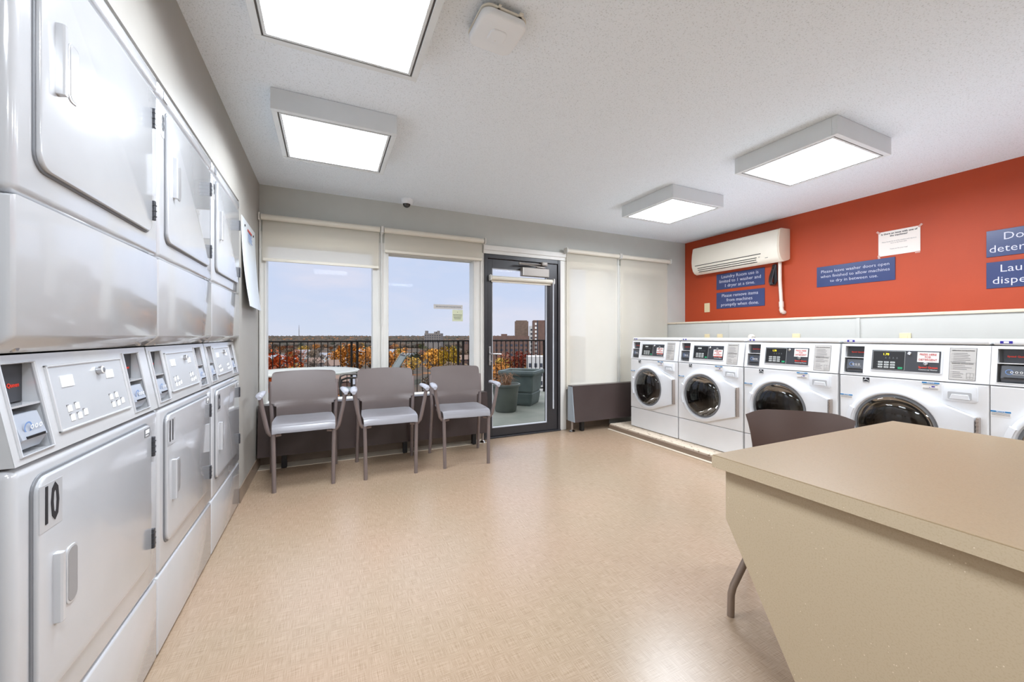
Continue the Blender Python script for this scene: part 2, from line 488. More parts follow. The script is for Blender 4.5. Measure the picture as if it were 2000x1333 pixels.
def copy_tree(o, parent=None):
    c = o.copy(); COL.objects.link(c); c.parent = parent
    for ch in list(o.children): copy_tree(ch, c)
    return c


def rrect(x0, x1, z0, z1, r, seg=6):
    pts = []
    for cx, cz, a0 in ((x1 - r, z1 - r, 0), (x0 + r, z1 - r, 90), (x0 + r, z0 + r, 180), (x1 - r, z0 + r, 270)):
        for k in range(seg + 1):
            a = math.radians(a0 + 90.0 * k / seg); pts.append((cx + r * math.cos(a), cz + r * math.sin(a)))
    return pts


def text(s, size, loc, m, parent, name='lettering', align='CENTER', sx=1.0, ext=0.0004, rot=(PI / 2, 0, 0), line=1.0, bold=0.0, res=2):
    cu = bpy.data.curves.new('t', 'FONT'); cu.body = s; cu.size = size; cu.align_x = align; cu.align_y = 'CENTER'
    cu.extrude = ext; cu.resolution_u = res; cu.space_line = line; cu.offset = bold
    o = bpy.data.objects.new('t', cu); COL.objects.link(o)
    bpy.context.view_layer.update()
    dg = bpy.context.evaluated_depsgraph_get()
    me = bpy.data.meshes.new_from_object(o.evaluated_get(dg))
    bpy.data.objects.remove(o); bpy.data.curves.remove(cu)
    for v in me.vertices: v.co.x *= sx
    me.materials.clear(); me.materials.append(M[m])
    q = bpy.data.objects.new(name, me); COL.objects.link(q); q.location = loc; q.rotation_euler = rot
    if parent: q.parent = parent
    return q


R90 = PI / 2
XL, XR, YB, ZC = -0.53, 4.54, 3.95, 2.405
YN = -2.4            # wall behind the camera

# ---------------------------------------------------------------- room shell
def room():
    b = MB(); b.box(-1.4, 4.9, YN - .2, YB + .03, -0.2, 0.0)
    struct(b.build('floor', 'floor'))
    b = MB(); b.box(-1.4, 4.9, YN - .2, 4.15, ZC, ZC + 0.15)
    struct(b.build('ceiling', 'ceiling'))
    # left wall: header over the dryers, pier beyond them, pier before them, back of the dryer recess
    b = MB()
    b.box(XL - .14, XL, YN, YB, 1.998, ZC)
    b.box(XL - .14, XL, 3.106, YB, 0, 1.998)
    b.box(XL - .14, XL, YN, .97, 0, 1.998)
    b.box(-1.40, -1.33, .93, 3.2, 0, ZC)
    b.box(-1.33, XL - .14, 3.106, 3.16, 0, 1.998)
    b.box(-1.33, XL - .14, 0.93, .97, 0, 1.998)
    b.box(-1.33, XL - .14, 0.93, 3.16, 1.998, 2.05)
    struct(b.build('wall_left', 'wall_light'))
    # window wall
    b = MB()
    b.box(XL - .14, XR + .1, YB, YB + .2, 2.0, ZC)
    b.box(XL - .14, 1.50, YB, YB + .2, 0, 0.47)
    b.box(2.54, XR + .1, YB, YB + .2, 0, 0.47)
    b.box(4.16, XR + .1, YB, YB + .2, 0.47, 2.0)
    b.box(XL - .14, XL, YB, YB + .2, 0.47, 2.0)
    struct(b.build('wall_back', 'wall_grey'))
    b = MB(); b.box(XR, XR + .12, YN, YB, 0, ZC)
    struct(b.build('wall_right', 'wall_red'))
    b = MB(); b.box(-1.4, XR + .12, YN - .12, YN, 0, ZC)
    struct(b.build('wall_near', 'wall_light'))
    # low bulkhead behind the washers with its beige ledge nosing
    b = MB(); b.box(4.17, XR - .002, YN + .01, YB - .002, 0, 1.266)
    b.box(4.163, 4.17, 3.018, 3.028, 0.2, 1.264)
    b.box(4.160, 4.17, 1.79, 1.815, 0.2, 1.264)
    bh = struct(b.build('wall_bulkhead', 'wall_white'))
    b = MB(); b.box(4.158, XR - .002, YN + .01, YB - .003, 1.266, 1.288, .003)
    struct(b.build('trim_1', 'ledge'))
    # plinth under the washers and its cove strip
    b = MB(); b.box(3.03, 4.168, YN + .01, 3.72, 0, 0.067, .004)
    struct(b.build('floor_plinth', 'plinth'))
    b = MB(); b.box(3.018, 3.03, YN + .01, 3.72, 0.012, 0.055, .003)
    struct(b.build('baseboard_right', 'baseboard'))
    b = MB(); b.box(2.995, 3.03, YN + .01, 3.72, 0.0, 0.011, .003)
    struct(b.build('trim_2', 'strip'))
    # baseboards
    b = MB(); b.box(XL, XL + .008, 3.108, YB, 0, 0.10, .002)
    struct(b.build('baseboard_left', 'baseboard'))
    b = MB(); b.box(XL + .008, 1.50, YB - .010, YB, 0.0, 0.11, .002); b.box(2.545, 3.2, YB - .010, YB, 0.0, 0.11, .002)
    struct(b.build('baseboard_back', 'baseboard'))
    b = MB(); b.box(XL + .01, 1.49, 3.79, YB - .011, 0.0, 0.004)  # pale plate painted in for the light from the gap under the convector
    struct(b.build('painted_light_strip', 'strip'))


def window(n, x0, x1, z0, z1, gx0, gx1, gz0, gz1):
    """frame fills x0..x1, z0..z1 with glass in gx/gz"""
    b = MB(); y0, y1 = 3.925, 4.06
    b.box(x0, gx0, y0, y1, z0, z1, .003); b.box(gx1, x1, y0, y1, z0, z1, .003)
    b.box(gx0, gx1, y0, y1, z0, gz0, .003); b.box(gx0, gx1, y0, y1, gz1, z1, .003)
    # stepped profile ridges
    for k, (a, c) in enumerate(((gx0 - .012, gx0 - .004), (gx1 + .004, gx1 + .012))):
        b.box(a, c, y0 - .008, y0, z0, z1)
    if x0 < gx0 - .05: b.box(x0 + .004, x0 + .016, y0 - .012, y0, z0, z1)
    if x1 > gx1 + .05: b.box(x1 - .03, x1 - .018, y0 - .012, y0, z0, z1)
    w = struct(b.build('window_%d' % n, 'trimwhite'))
    g = MB(); g.box(gx0 - .004, gx1 + .004, 3.995, 3.999, gz0 - .004, gz1 + .004)
    g.build('glass', 'glass', w)
    return w


room()
window(1, XL + .002, 0.458, 0.472, 1.998, -0.476, 0.385, 0.53, 1.90)
window(2, 0.460, 1.503, 0.472, 1.998, 0.530, 1.393, 0.53, 1.90)
window(3, 2.555, 3.335, 0.472, 1.998, 2.60, 3.28, 0.53, 1.93)
window(4, 3.337, 4.158, 0.472, 1.998, 3.40, 4.10, 0.53, 1.93)


def door():
    b = MB()      # white casing
    b.box(1.504, 2.545, 3.918, 3.948, 1.992, 2.085, .003); b.box(1.504, 2.545, 3.908, 3.919, 2.030, 2.083, .003)
    b.box(2.468, 2.552, 3.925, 4.06, 0.0, 1.991, .003)
    b.box(1.504, 1.513, 3.925, 4.06, 0.0, 1.991)
    b.box(1.504, 2.545, 3.95, 4.06, 1.992, 1.999)
    struct(b.build('trim_4', 'trimwhite'))
    b = MB()
    b.box(1.514, 1.552, 3.915, 4.05, 0.0, 1.99, .003); b.box(2.432, 2.467, 3.915, 4.05, 0.0, 1.99, .003)
    b.box(1.552, 2.432, 3.915, 4.05, 1.945, 1.99, .003); b.box(1.514, 2.467, 3.905, 4.05, 0.0, 0.016, .003)
    d = struct(b.build('door_1', 'door'))
    lf = MB(); y0, y1 = 3.93, 3.98
    lf.box(1.556, 1.610, y0, y1, .02, 1.94, .002); lf.box(2.292, 2.428, y0, y1, .02, 1.94, .002)
    lf.box(1.610, 2.292, y0, y1, .02, .108, .002); lf.box(1.610, 2.292, y0, y1, 1.842, 1.94, .002)
    leaf = lf.build('door_leaf', 'door', d)
    g = MB(); g.box(1.608, 2.294, 3.953, 3.957, .104, 1.846); g.build('glass', 'glass', d)
    g = MB()
    for a in ((1.610, 1.617, .108, 1.842), (2.285, 2.292, .108, 1.842), (1.617, 2.285, .108, .118), (1.617, 2.285, 1.835, 1.842)):
        g.box(a[0], a[1], 3.934, 3.952, a[2], a[3])
    g.build('glazing_bead', 'edging', d)
    h = MB(); h.box(1.566, 1.592, 3.918, 3.93, .79, .995, .005); hp = h.build('handle', 'steel', d)
    t = MB(); t.tube([(1.579, 3.925, .915), (1.579, 3.885, .915), (1.59, 3.872, .915), (1.61, 3.870, .915), (1.688, 3.872, .912)], .0085, 10)
    t.lathe([(.0, -.012), (.014, -.012), (.014, 0)], (1.579, 3.918, .915), 'y', 20)
    t.lathe([(.0, -.012), (.010, -.012), (.010, 0)], (1.579, 3.918, .835), 'y', 20)
    t.tube([(1.579, 3.91, .835), (1.600, 3.905, .838)], .004, 8)
    t.build('lever', 'steel', hp)
    # closer: body, arm, bracket
    c = MB(); c.box(1.945, 2.285, 3.865, 3.929, 1.775, 1.868, .004); cl = c.build('door_closer', 'closer', d)
    c = MB(); c.box(1.948, 1.960, 3.862, 3.929, 1.778, 1.866, .002); c.build('end_cap', 'trimwhite', cl)
    a = MB(); a.tube([(2.22, 3.89, 1.872), (2.22, 3.89, 1.885)], .012, 12); a.box(2.13, 2.24, 3.878, 3.902, 1.876, 1.892, .003)
    a.tube([(2.18, 3.89, 1.890), (1.90, 3.85, 1.900)], .006, 8); a.tube([(1.905, 3.85, 1.905), (2.22, 3.905, 1.918)], .008, 8)
    a.lathe([(0, -.01), (.014, -.01), (.014, .012), (0, .012)], (1.902, 3.85, 1.902), 'z', 16)
    a.box(2.20, 2.27, 3.875, 3.914, 1.905, 1.945, .002)
    a.build('closer_arm', 'closer', cl)


door()

# ---------------------------------------------------------------- roller blinds
def blind(x0, x1, ztube, zbot, label, y=3.875, r=.025, full=False, group='roller blinds on the window wall', hem=True):
    t = thing('roller_blind', label, 'blind', ((x0 + x1) / 2, y, ztube), 0, group)
    w = (x1 - x0) / 2
    b = MB(); b.lathe([(0, -w + .012), (r, -w + .012), (r, w - .012), (0, w - .012)], (0, 0, 0), 'x', 24, caps=False)
    b.build('roller_tube', 'tube', t)
    for s in (-1, 1):
        k = MB(); k.prism(rrect(-r - .008, .05 if y < 3.89 else r + .008, -r - .008, r + .008, .014), 'x', s * w - .006, s * w + .006, .002)
        k.build('bracket', 'trimwhite', t)
    f = MB(); f.box(-w + .02, w - .02, r - .004, r - .0025, zbot - ztube, 0)
    fo = f.build('blind_fabric', 'shade', t)
    if hem:
        h = MB(); h.box(-w + .02, w - .02, r - .012, r + .004, zbot - ztube - .012, zbot - ztube + .014, .004)
        h.build('hem_bar', 'tube', fo)
    return t


blind(-0.520, 0.458, 2.110, 1.755, 'cream roller blind half lowered over the window beside the left wall')
blind(0.470, 1.500, 2.110, 1.915, 'cream roller blind almost fully raised over the window beside the black door')
blind(2.520, 3.306, 2.104, 0.50, 'cream roller blind fully lowered, the one next to the black door')
blind(3.328, 4.165, 2.104, 0.50, 'cream roller blind fully lowered, the one next to the grey corner wall')
t = blind(1.572, 2.355, 1.732, 1.700, 'short cream roller blind rolled up on the black door', y=3.895, r=.024, group=None)
b = MB(); b.tube([(.384, -.022, 0), (.384, -.022, -1.40)], .0035, 6); b.tube([(.376, -.022, 0), (.376, -.022, -1.40)], .0035, 6)
b.tube([(.380, -.022, -1.36), (.380, -.022, -1.46)], .008, 8); b.build('pull_chain', 'edging', t)
for (x, zt, zb) in ((-0.522, 2.09, .6), (0.4605, 2.09, 1.2), (3.314, 2.09, .52)):
    b = MB(); b.tube([(x, 3.905, zt), (x, 3.905, zb)], .003, 6); b.tube([(x + .0065, 3.905, zt), (x + .0065, 3.905, zb)], .003, 6)
    lab = {-0.522: 'thin white blind cord hanging in the corner by the left wall', 0.4605: 'thin white blind cord hanging on the post between the clear windows',
           3.314: 'thin white blind cord hanging between the two lowered blinds'}[x]
    tag(b.build('blind_cord', 'trimwhite'), lab, 'cord')

# ---------------------------------------------------------------- convectors under the windows
def convector(x0, x1, label, legs, endside):
    t = thing('convector_heater', label, 'heater', ((x0 + x1) / 2, 3.80, 0), 0)
    w = (x1 - x0) / 2
    b = MB(); b.prism([(-.065, .118), (.0, .118), (.078, .118), (.078, .522), (-.012, .522)], 'x', -w + .002, w - .002, .004)
    b.build('casing', 'conv', t)
    b = MB(); b.box(-w, w, -.014, .078, .522, .530, .002); b.build('top_grille', 'conv', t)
    b = MB(); b.prism([(-.062, .120), (.0, .120), (.076, .120), (.076, .521), (-.010, .521)], 'x', endside * w - .002 * endside, endside * w + .003 * endside)
    b.build('end_panel', 'convend' if endside < 0 and x0 > 2 else 'conv', t)
    for lx in legs:
        b = MB(); b.box(lx - (x0 + x1) / 2 - .02, lx - (x0 + x1) / 2 + .02, -.03, .02, 0.0045, .125, .003); b.build('leg', 'black', t)
    px = (w - .035) if x0 < 2 else (-w + .02)
    b = MB(); b.tube([(px, .02, .13), (px, .02, .002)], .012, 10); q = b.build('supply_pipe', 'hinge', t)
    b = MB(); b.lathe([(.013, .018), (.026, .010), (.034, .001)], (px, .02, .004), 'z', 20); b.build('pipe_flange', 'chrome', q)


convector(XL + .01, 1.492, 'long dark brown convector heater behind the row of three chairs', (-0.33, 0.66, 1.35), 1)
convector(2.545, 3.60, 'short dark brown convector heater between the black door and the washers', (2.68,), -1)

# ---------------------------------------------------------------- ceiling fixtures
def ceiling_light(x, y, label, w=.64, spread=178, power=1.0):
    t = thing('ceiling_light', label, 'light', (x + w / 2, y + w / 2, ZC), 0, 'square ceiling lights')
    h = w / 2; z0 = -.112
    b = MB()
    for a in ((-h, h, -h, -h + .028), (-h, h, h - .028, h), (-h, -h + .028, -h + .028, h - .028), (h - .028, h, -h + .028, h - .028)):
        b.box(a[0], a[1], a[2], a[3], z0, -.001, .002)
    b.box(-h + .02, h - .02, -h + .02, h - .02, -.05, -.002)
    b.build('housing', 'fixture', t)
    b = MB(); i = h - .030
    for a in ((-i, i, -i, -i + .004), (-i, i, i - .004, i), (-i, -i + .004, -i, i), (i - .004, i, -i, i)):
        b.box(a[0], a[1], a[2], a[3], z0 + .003, -.05)
    b.build('shadow_gap', 'fixgap', t)
    i -= .005
    b = MB()
    for a in ((-i, i, -i, -i + .012), (-i, i, i - .012, i), (-i, -i + .012, -i + .012, i - .012), (i - .012, i, -i + .012, i - .012)):
        b.box(a[0], a[1], a[2], a[3], z0 + .001, z0 + .012, .001)
    b.build('diffuser_frame', 'fixture', t)
    i -= .012
    b = MB(); b.box(-i, i, -i, i, z0 + .006, z0 + .010); b.build('diffuser', 'diffuser', t)
    ld = bpy.data.lights.new('tube_light', 'AREA'); ld.shape = 'SQUARE'; ld.size = 2 * i; ld.energy = TUBES * power
    ld.spread = math.radians(spread); ld.color = (0.89, 0.97, 1.06)
    lo = bpy.data.objects.new('tube_light', ld); COL.objects.link(lo); lo.parent = t; lo.location = (0, 0, z0 + .004)
    return t


ceiling_light(-0.265, 1.212, 'square white ceiling light with a glowing diffuser, beside the round-cornered white box', spread=162, power=.62)
ceiling_light(-0.271, 2.380, 'square white ceiling light with a glowing diffuser, between the dryers and the dome camera', spread=162, power=.78)
ceiling_light(2.700, 1.268, 'square white ceiling light with a glowing diffuser, larger of the two near the orange wall', power=1.08)
ceiling_light(2.662, 2.443, 'square white ceiling light with a glowing diffuser, the one nearest the wall-mounted air conditioner')
for (x, y, l) in ((-0.27, -0.4, 'added square ceiling light, unseen behind the viewer on the dryer side'), (2.695, -0.2, 'added square ceiling light, unseen behind the viewer on the washer side'),
                  (1.2, -1.7, 'added square ceiling light, unseen near the wall behind the viewer')):
    ceiling_light(x, y, l)  # unseen fixtures added to brighten the room

# wifi box hanging on the ceiling
t = thing('ceiling_wifi_unit', 'white rounded square wireless unit mounted askew on the ceiling', 'wireless unit', (0.632, 1.493, ZC), math.radians(2))
b = MB(); b.prism(rrect(-.098, .098, -.098, .098, .038, 8), 'z', -.062, -.03, .012, 4)
b.build('shell', 'routerw', t, smooth=True, sharp=50)
b = MB(); b.prism(rrect(-.099, .099, -.099, .099, .038, 8), 'z', -.030, -.022, .002); b.build('back_plate', 'tube', t)
b = MB(); b.box(-.05, .05, -.05, .05, -.022, -.0005, .004); b.box(-.04, -.03, -.11, -.09, -.03, -.024); b.box(.05, .066, -.112, -.09, -.03, -.024)
b.build('mount', 'tube', t)
b = MB(); b.prism(rrect(-.036, .036, -.036, .036, .020, 8), 'z', -.068, -.058, .004, 3); q = b.build('raised_pad', 'routerw', t, smooth=True, sharp=50)
b = MB(); b.box(-.003, .003, .016, .022, -.0688, -.0678); b.build('indicator', M['white'], q)

# dome camera
t = thing('dome_camera', 'small white dome security camera with dark lens on the ceiling', 'security camera', (0.678, 3.80, ZC))
b = MB(); b.lathe([(.0, -.0005), (.060, -.0005), (.060, -.014), (.054, -.034), (.042, -.046), (.0, -.046)], (0, 0, 0), 'z', 32); b.build('housing', 'routerw', t)
b = MB(); b.lathe([(.036, -.044), (.034, -.056), (.027, -.068), (.014, -.076), (.0, -.078)], (0, 0, 0), 'z', 32); b.build('lens_dome', 'lens', t)

# ---------------------------------------------------------------- dryers (front at local y=0, x to the viewer's right)
DW = 0.683


def card_reader(parent, x0, x1, z0, z1, light, nm='card_reader'):
    w = x1 - x0; y0 = .004
    r = MB(); r.prism([(.085, z0), (y0 + .012, z0), (y0, z0 + .022), (y0 + .016, z1), (.085, z1)], 'x', x0, x1, .003)
    o = r.build(nm, 'reader_light' if light else 'reader', parent)
    s = MB(); s.box(x0 + .012, x1 - .010, y0 - .001, y0 + .012, z0 + .022, z0 + .027); s.build('card_slot', 'black', o)
    l = MB(); xc = x0 + w * .32; zc = z0 + (z1 - z0) * .62
    l.lathe([(w * .11, -.0035), (w * .155, -.0035)], (xc, y0 + .008, zc), 'y', 20)
    l.build('logo', 'bluelogo', o)
    l = MB()
    for k in range(3):
        cx = x0 + w * (.42 + .17 * k)
        l.lathe([(w * .035, 0), (w * .062, 0)], (cx, y0 + .0025, zc), 'y', 14)
    l.box(x0 + w * .30, x0 + w * .86, y0 + .005, y0 + .0052, zc - w * .14, zc - w * .11)
    l.build('printed_symbols', 'white', o)
    return o


def rd_handle(parent, x, z0, z1):
    h = MB()
    h.prism([(x - .001, -.009), (x - .001, -.022), (x + .002, -.025), (x + .011, -.025), (x + .013, -.022), (x + .016, -.009)], 'z', z0, z1, .002)
    pts = rrect(x + .042, x + .082, z0 + .012, z1 - .012, .014, 5)
    o = None
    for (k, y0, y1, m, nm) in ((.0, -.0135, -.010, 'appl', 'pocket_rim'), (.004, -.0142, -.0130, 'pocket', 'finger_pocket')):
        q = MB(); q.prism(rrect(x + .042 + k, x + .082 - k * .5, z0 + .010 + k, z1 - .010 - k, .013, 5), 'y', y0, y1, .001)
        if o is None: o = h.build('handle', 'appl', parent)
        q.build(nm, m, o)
    return o


def dryer(i, num, upnum, label):
    t = thing('stacked_dryer', label, 'dryer', (-0.525, 1.045 + .685 * i, 0), R90, 'stacked dryers along the left wall')
    w = DW
    b = MB(); bv = .018
    b.box(0, w, 0, .78, .282, .856, bv, 4)
    b.box(0, w, .0, .78, 1.374, 1.930, bv, 4)
    b.box(0, w, .0, .78, 1.934, 1.985, .014, 4)
    # panel between the two drums with its undercut lip
    b.prism([(0, 1.108), (.006, 1.098), (.036, 1.072), (.78, 1.072), (.78, 1.370), (0, 1.370)], 'x', 0, w, .010, 3)
    b.build('cabinet', 'appl', t, smooth=True, sharp=30)
    b = MB(); b.box(0, w, .002, .78, .006, .278, .010, 3); b.build('kick_panel', 'appl', t, smooth=True, sharp=30)
    # sloping control head with two open card bays
    yz = lambda z: .036 * (z - .862) / .206
    xs = [0.004, .024, .122, .512, .618, w - .004]; zs = [.860, .874, 1.052, 1.068]
    b = MB(); tt = bmesh.new()
    for a in range(5):
        for c in range(3):
            if c == 1 and a in (1, 3): continue
            q = [(xs[a], zs[c]), (xs[a + 1], zs[c]), (xs[a + 1], zs[c + 1]), (xs[a], zs[c + 1])]
            tt.faces.new([tt.verts.new((x, yz(z), z)) for x, z in q])
    for a in (1, 3):
        x0, x1, z0, z1 = xs[a], xs[a + 1], zs[1], zs[2]; D = .13
        for q in (((x0, yz(z0), z0), (x1, yz(z0), z0), (x1, D, z0), (x0, D, z0)), ((x0, yz(z1), z1), (x1, yz(z1), z1), (x1, D, z1), (x0, D, z1)),
                  ((x0, yz(z0), z0), (x0, yz(z1), z1), (x0, D, z1), (x0, D, z0)), ((x1, yz(z0), z0), (x1, yz(z1), z1), (x1, D, z1), (x1, D, z0)),
                  ((x0, D, z0), (x1, D, z0), (x1, D, z1), (x0, D, z1))):
            tt.faces.new([tt.verts.new(p) for p in q])
    for x in (xs[0], xs[-1]):
        tt.faces.new([tt.verts.new(p) for p in ((x, 0, .860), (x, yz(1.068), 1.068), (x, .78, 1.068), (x, .78, .860))])
    tt.faces.new([tt.verts.new(p) for p in ((xs[0], .78, .86), (xs[-1], .78, .86), (xs[-1], .78, 1.068), (xs[0], .78, 1.068))])
    bmesh.ops.remove_doubles(tt, verts=tt.verts, dist=1e-5)
    b._merge(tt)
    head = b.build('control_head', 'applg', t)
    # raised bead around bays
    for a in (1, 3):
        x0, x1, z0, z1 = xs[a], xs[a + 1], zs[1], zs[2]
        b = MB(); r = .004
        b.tube([(x0, yz(z0), z0), (x1, yz(z0), z0), (x1, yz(z1), z1), (x0, yz(z1), z1)], r, 8, closed=True)
        b.build('bay_rim', 'appl', head)
        b = MB(); b.box(x0, x1, yz(.968) + .002, .128, .9655, .9695); b.build('bay_shelf', 'appl', head)
        b = MB(); b.box(x0 + .001, x1 - .001, .048, .128, .972, 1.050); bp = b.build('badge_panel', 'darkgrey', head)
        text('Speed Queen', .0125, ((x0 + x1) / 2 + .004, .0474, 1.006), 'brandred', bp, bold=.0003)
        card_reader(head, x0 + .010, x1 - .012, .882, .952, True)
    # control plate (lies on the slope)
    ang = math.atan(.036 / .206)
    pl = bpy.data.objects.new('control_plate', None)
    b = MB(); PW, PH = .340, .152
    fr = MB()
    fr.box(0, PW, -.004, .004, 0, .006, .002); fr.box(0, PW, -.004, .004, PH - .006, PH, .002)
    fr.box(0, .006, -.004, .004, 0, PH, .002); fr.box(PW - .006, PW, -.004, .004, 0, PH, .002)
    fo = fr.build('control_plate', ['applg', 'plate'], t)
    fo.location = (.150, yz(.892) - .001, .892); fo.rotation_euler = (-ang, 0, 0)
    b.box(.006, PW - .006, -.0015, .004, .006, PH - .006); b.build('face_plate', 'plate', fo)
    for a in ((.040, .088, .098, .124), (.238, .278, .100, .122)):
        b = MB(); b.box(a[0], a[1], -.0032, -.0016, a[2], a[3]); b.build('display_window', 'white', fo)
    b = MB(); b.lathe([(.0, -.014), (.006, -.014), (.0105, -.012), (.0105, -.002)], (.205, 0, .124), 'y', 24)
    lk = b.build('lock', 'steel', fo)
    b = MB(); b.lathe([(.0068, -.0144), (.0098, -.0126)], (.205, 0, .124), 'y', 20); b.build('lock_ring', 'white', lk)
    for ox in (.042, .232):
        b = MB(); b2 = MB()
        for (kx, kz) in ((0, .048), (.030, .050), (.004, .026), (.032, .026), (.058, .030)):
            b.box(ox + kx, ox + kx + .017, -.0028, -.0016, kz - .008, kz + .007, .0005)
            b2.box(ox + kx - .001, ox + kx + .006, -.0026, -.0016, kz + .005, kz + .009)
        b.build('key_labels', 'white', fo); b2.build('worn_key_edges', 'inkgrey', fo)
    # doors
    for (nm, x0, x1, z0, z1, hz0, hz1, hinge) in (('upper_door', .056, .602, 1.440, 1.903, 1.612, 1.762, (1.783, 1.482)),
                                                   ('lower_door', .048, .596, .372, .823, .508, .654, (.715, .417))):
        b = MB(); b.prism(rrect(x0 - .006, x1 + .006, z0 - .006, z1 + .006, .036), 'y', -.0035, .004, .0015)
        edging = b.build('door_shadow_rim', 'midgrey', t)  # grey rim painted in for the shadow line around the door
        b = MB(); b.prism(rrect(x0, x1, z0, z1, .032), 'y', -.011, .002, .004, 3)
        d = b.build(nm, 'appl', t, smooth=True, sharp=30)
        rd_handle(d, x0 + .045, hz0, hz1)
        for hz in hinge:
            b = MB(); b.box(x1 + .000, x1 + .011, -.017, -.002, hz, hz + .064, .002)
            for k in range(3): b.box(x1 - .002, x1 + .013, -.018, -.002, hz + .012 + .018 * k, hz + .015 + .018 * k)
            b.build('hinge', 'darkgrey', d)
        if nm == 'lower_door':
            b = MB(); b.box(x1 - .058, x1 - .018, -.0118, -.0108, z1 - .034, z1 - .008)
            bd = b.build('badge', 'midgrey', d)
            b = MB(); b.box(x1 - .052, x1 - .024, -.0122, -.0117, z1 - .024, z1 - .012); b.box(x1 - .052, x1 - .030, -.0122, -.0117, z1 - .031, z1 - .028); b.build('badge_print', 'white', bd)
            b = MB(); b.box(x0 + .001, x0 + .074, -.0116, -.0108, .712, .806, 0); st = b.build('number_sticker', 'appl', d)
            text(num, .105, (x0 + .035, -.0122, .759), 'ink', st, 'number', sx=.52, bold=.0022)
    # upper number by the door edge
    if upnum:
        b = MB(); b.prism(rrect(.022, .050, 1.800, 1.900, .010), 'y', -.0015, .001, 0); st = b.build('number_sticker', 'appl', t)
        text(upnum, .080, (.036, -.0022, 1.850), 'ink', st, 'number', sx=.5, bold=.001)
        b = MB(); b.box(.045, .085, -.001, .001, 1.942, 1.970); b.build('rating_label', 'midgrey', t)
    for sx in (.062, w - .062):
        b = MB(); b.lathe([(0, -.010), (.006, -.010), (.009, -.006), (.009, .004)], (sx, .035, 1.082), 'y', 14); b.build('screw', 'steel', t)
    return t


dryer(0, '10', None, 'glossy stacked dryer numbered 10, nearest of the three along the left wall')
dryer(1, '11', '8', 'glossy stacked dryer numbered 11, between the other two dryers')
dryer(2, '12', '9', 'glossy stacked dryer numbered 12, beside the hanging white board')

# ---------------------------------------------------------------- washers
WW = 0.672
DC = (.293, .478); DR = .238; GR = .199


def hull_r(th):
    hx = .628; z1, z0 = .598, .346
    c, s = math.cos(th), math.sin(th)
    best = 1e9; inside = True
    cand = []
    # tangent lines from (hx,z1) and (hx,z0) to the circle
    res = DR
    for (px, pz, sg) in ((hx, z1, 1), (hx, z0, -1)):
        dx, dz = px - DC[0], pz - DC[1]; dist = math.hypot(dx, dz)
        a = math.acos(DR / dist); base = math.atan2(dz, dx)
        tn = base + sg * a          # direction of tangent point = normal of the tangent line
        nx, nz = math.cos(tn), math.sin(tn)
        den = c * nx + s * nz
        # angular span between tangent point and the hinge corner
        lo, hi = sorted((base, tn))
        if lo <= th <= hi and den > 0: return DR / den
        if sg == 1: top_b = base
        else: bot_b = base
    if bot_b <= th <= top_b: return (hx - DC[0]) / c
    return DR


def ang_list():
    L = [(-PI) + 2 * PI * k / 120 for k in range(120)]
    for z in (.598, .346): L.append(math.atan2(z - DC[1], .628 - DC[0]))
    return sorted(L)


def sq_r(th, x0, x1, z0, z1):
    c, s = math.cos(th), math.sin(th); r = 1e9
    if c > 1e-9: r = min(r, (x1 - DC[0]) / c)
    if c < -1e-9: r = min(r, (x0 - DC[0]) / c)
    if s > 1e-9: r = min(r, (z1 - DC[1]) / s)
    if s < -1e-9: r = min(r, (z0 - DC[1]) / s)
    return r


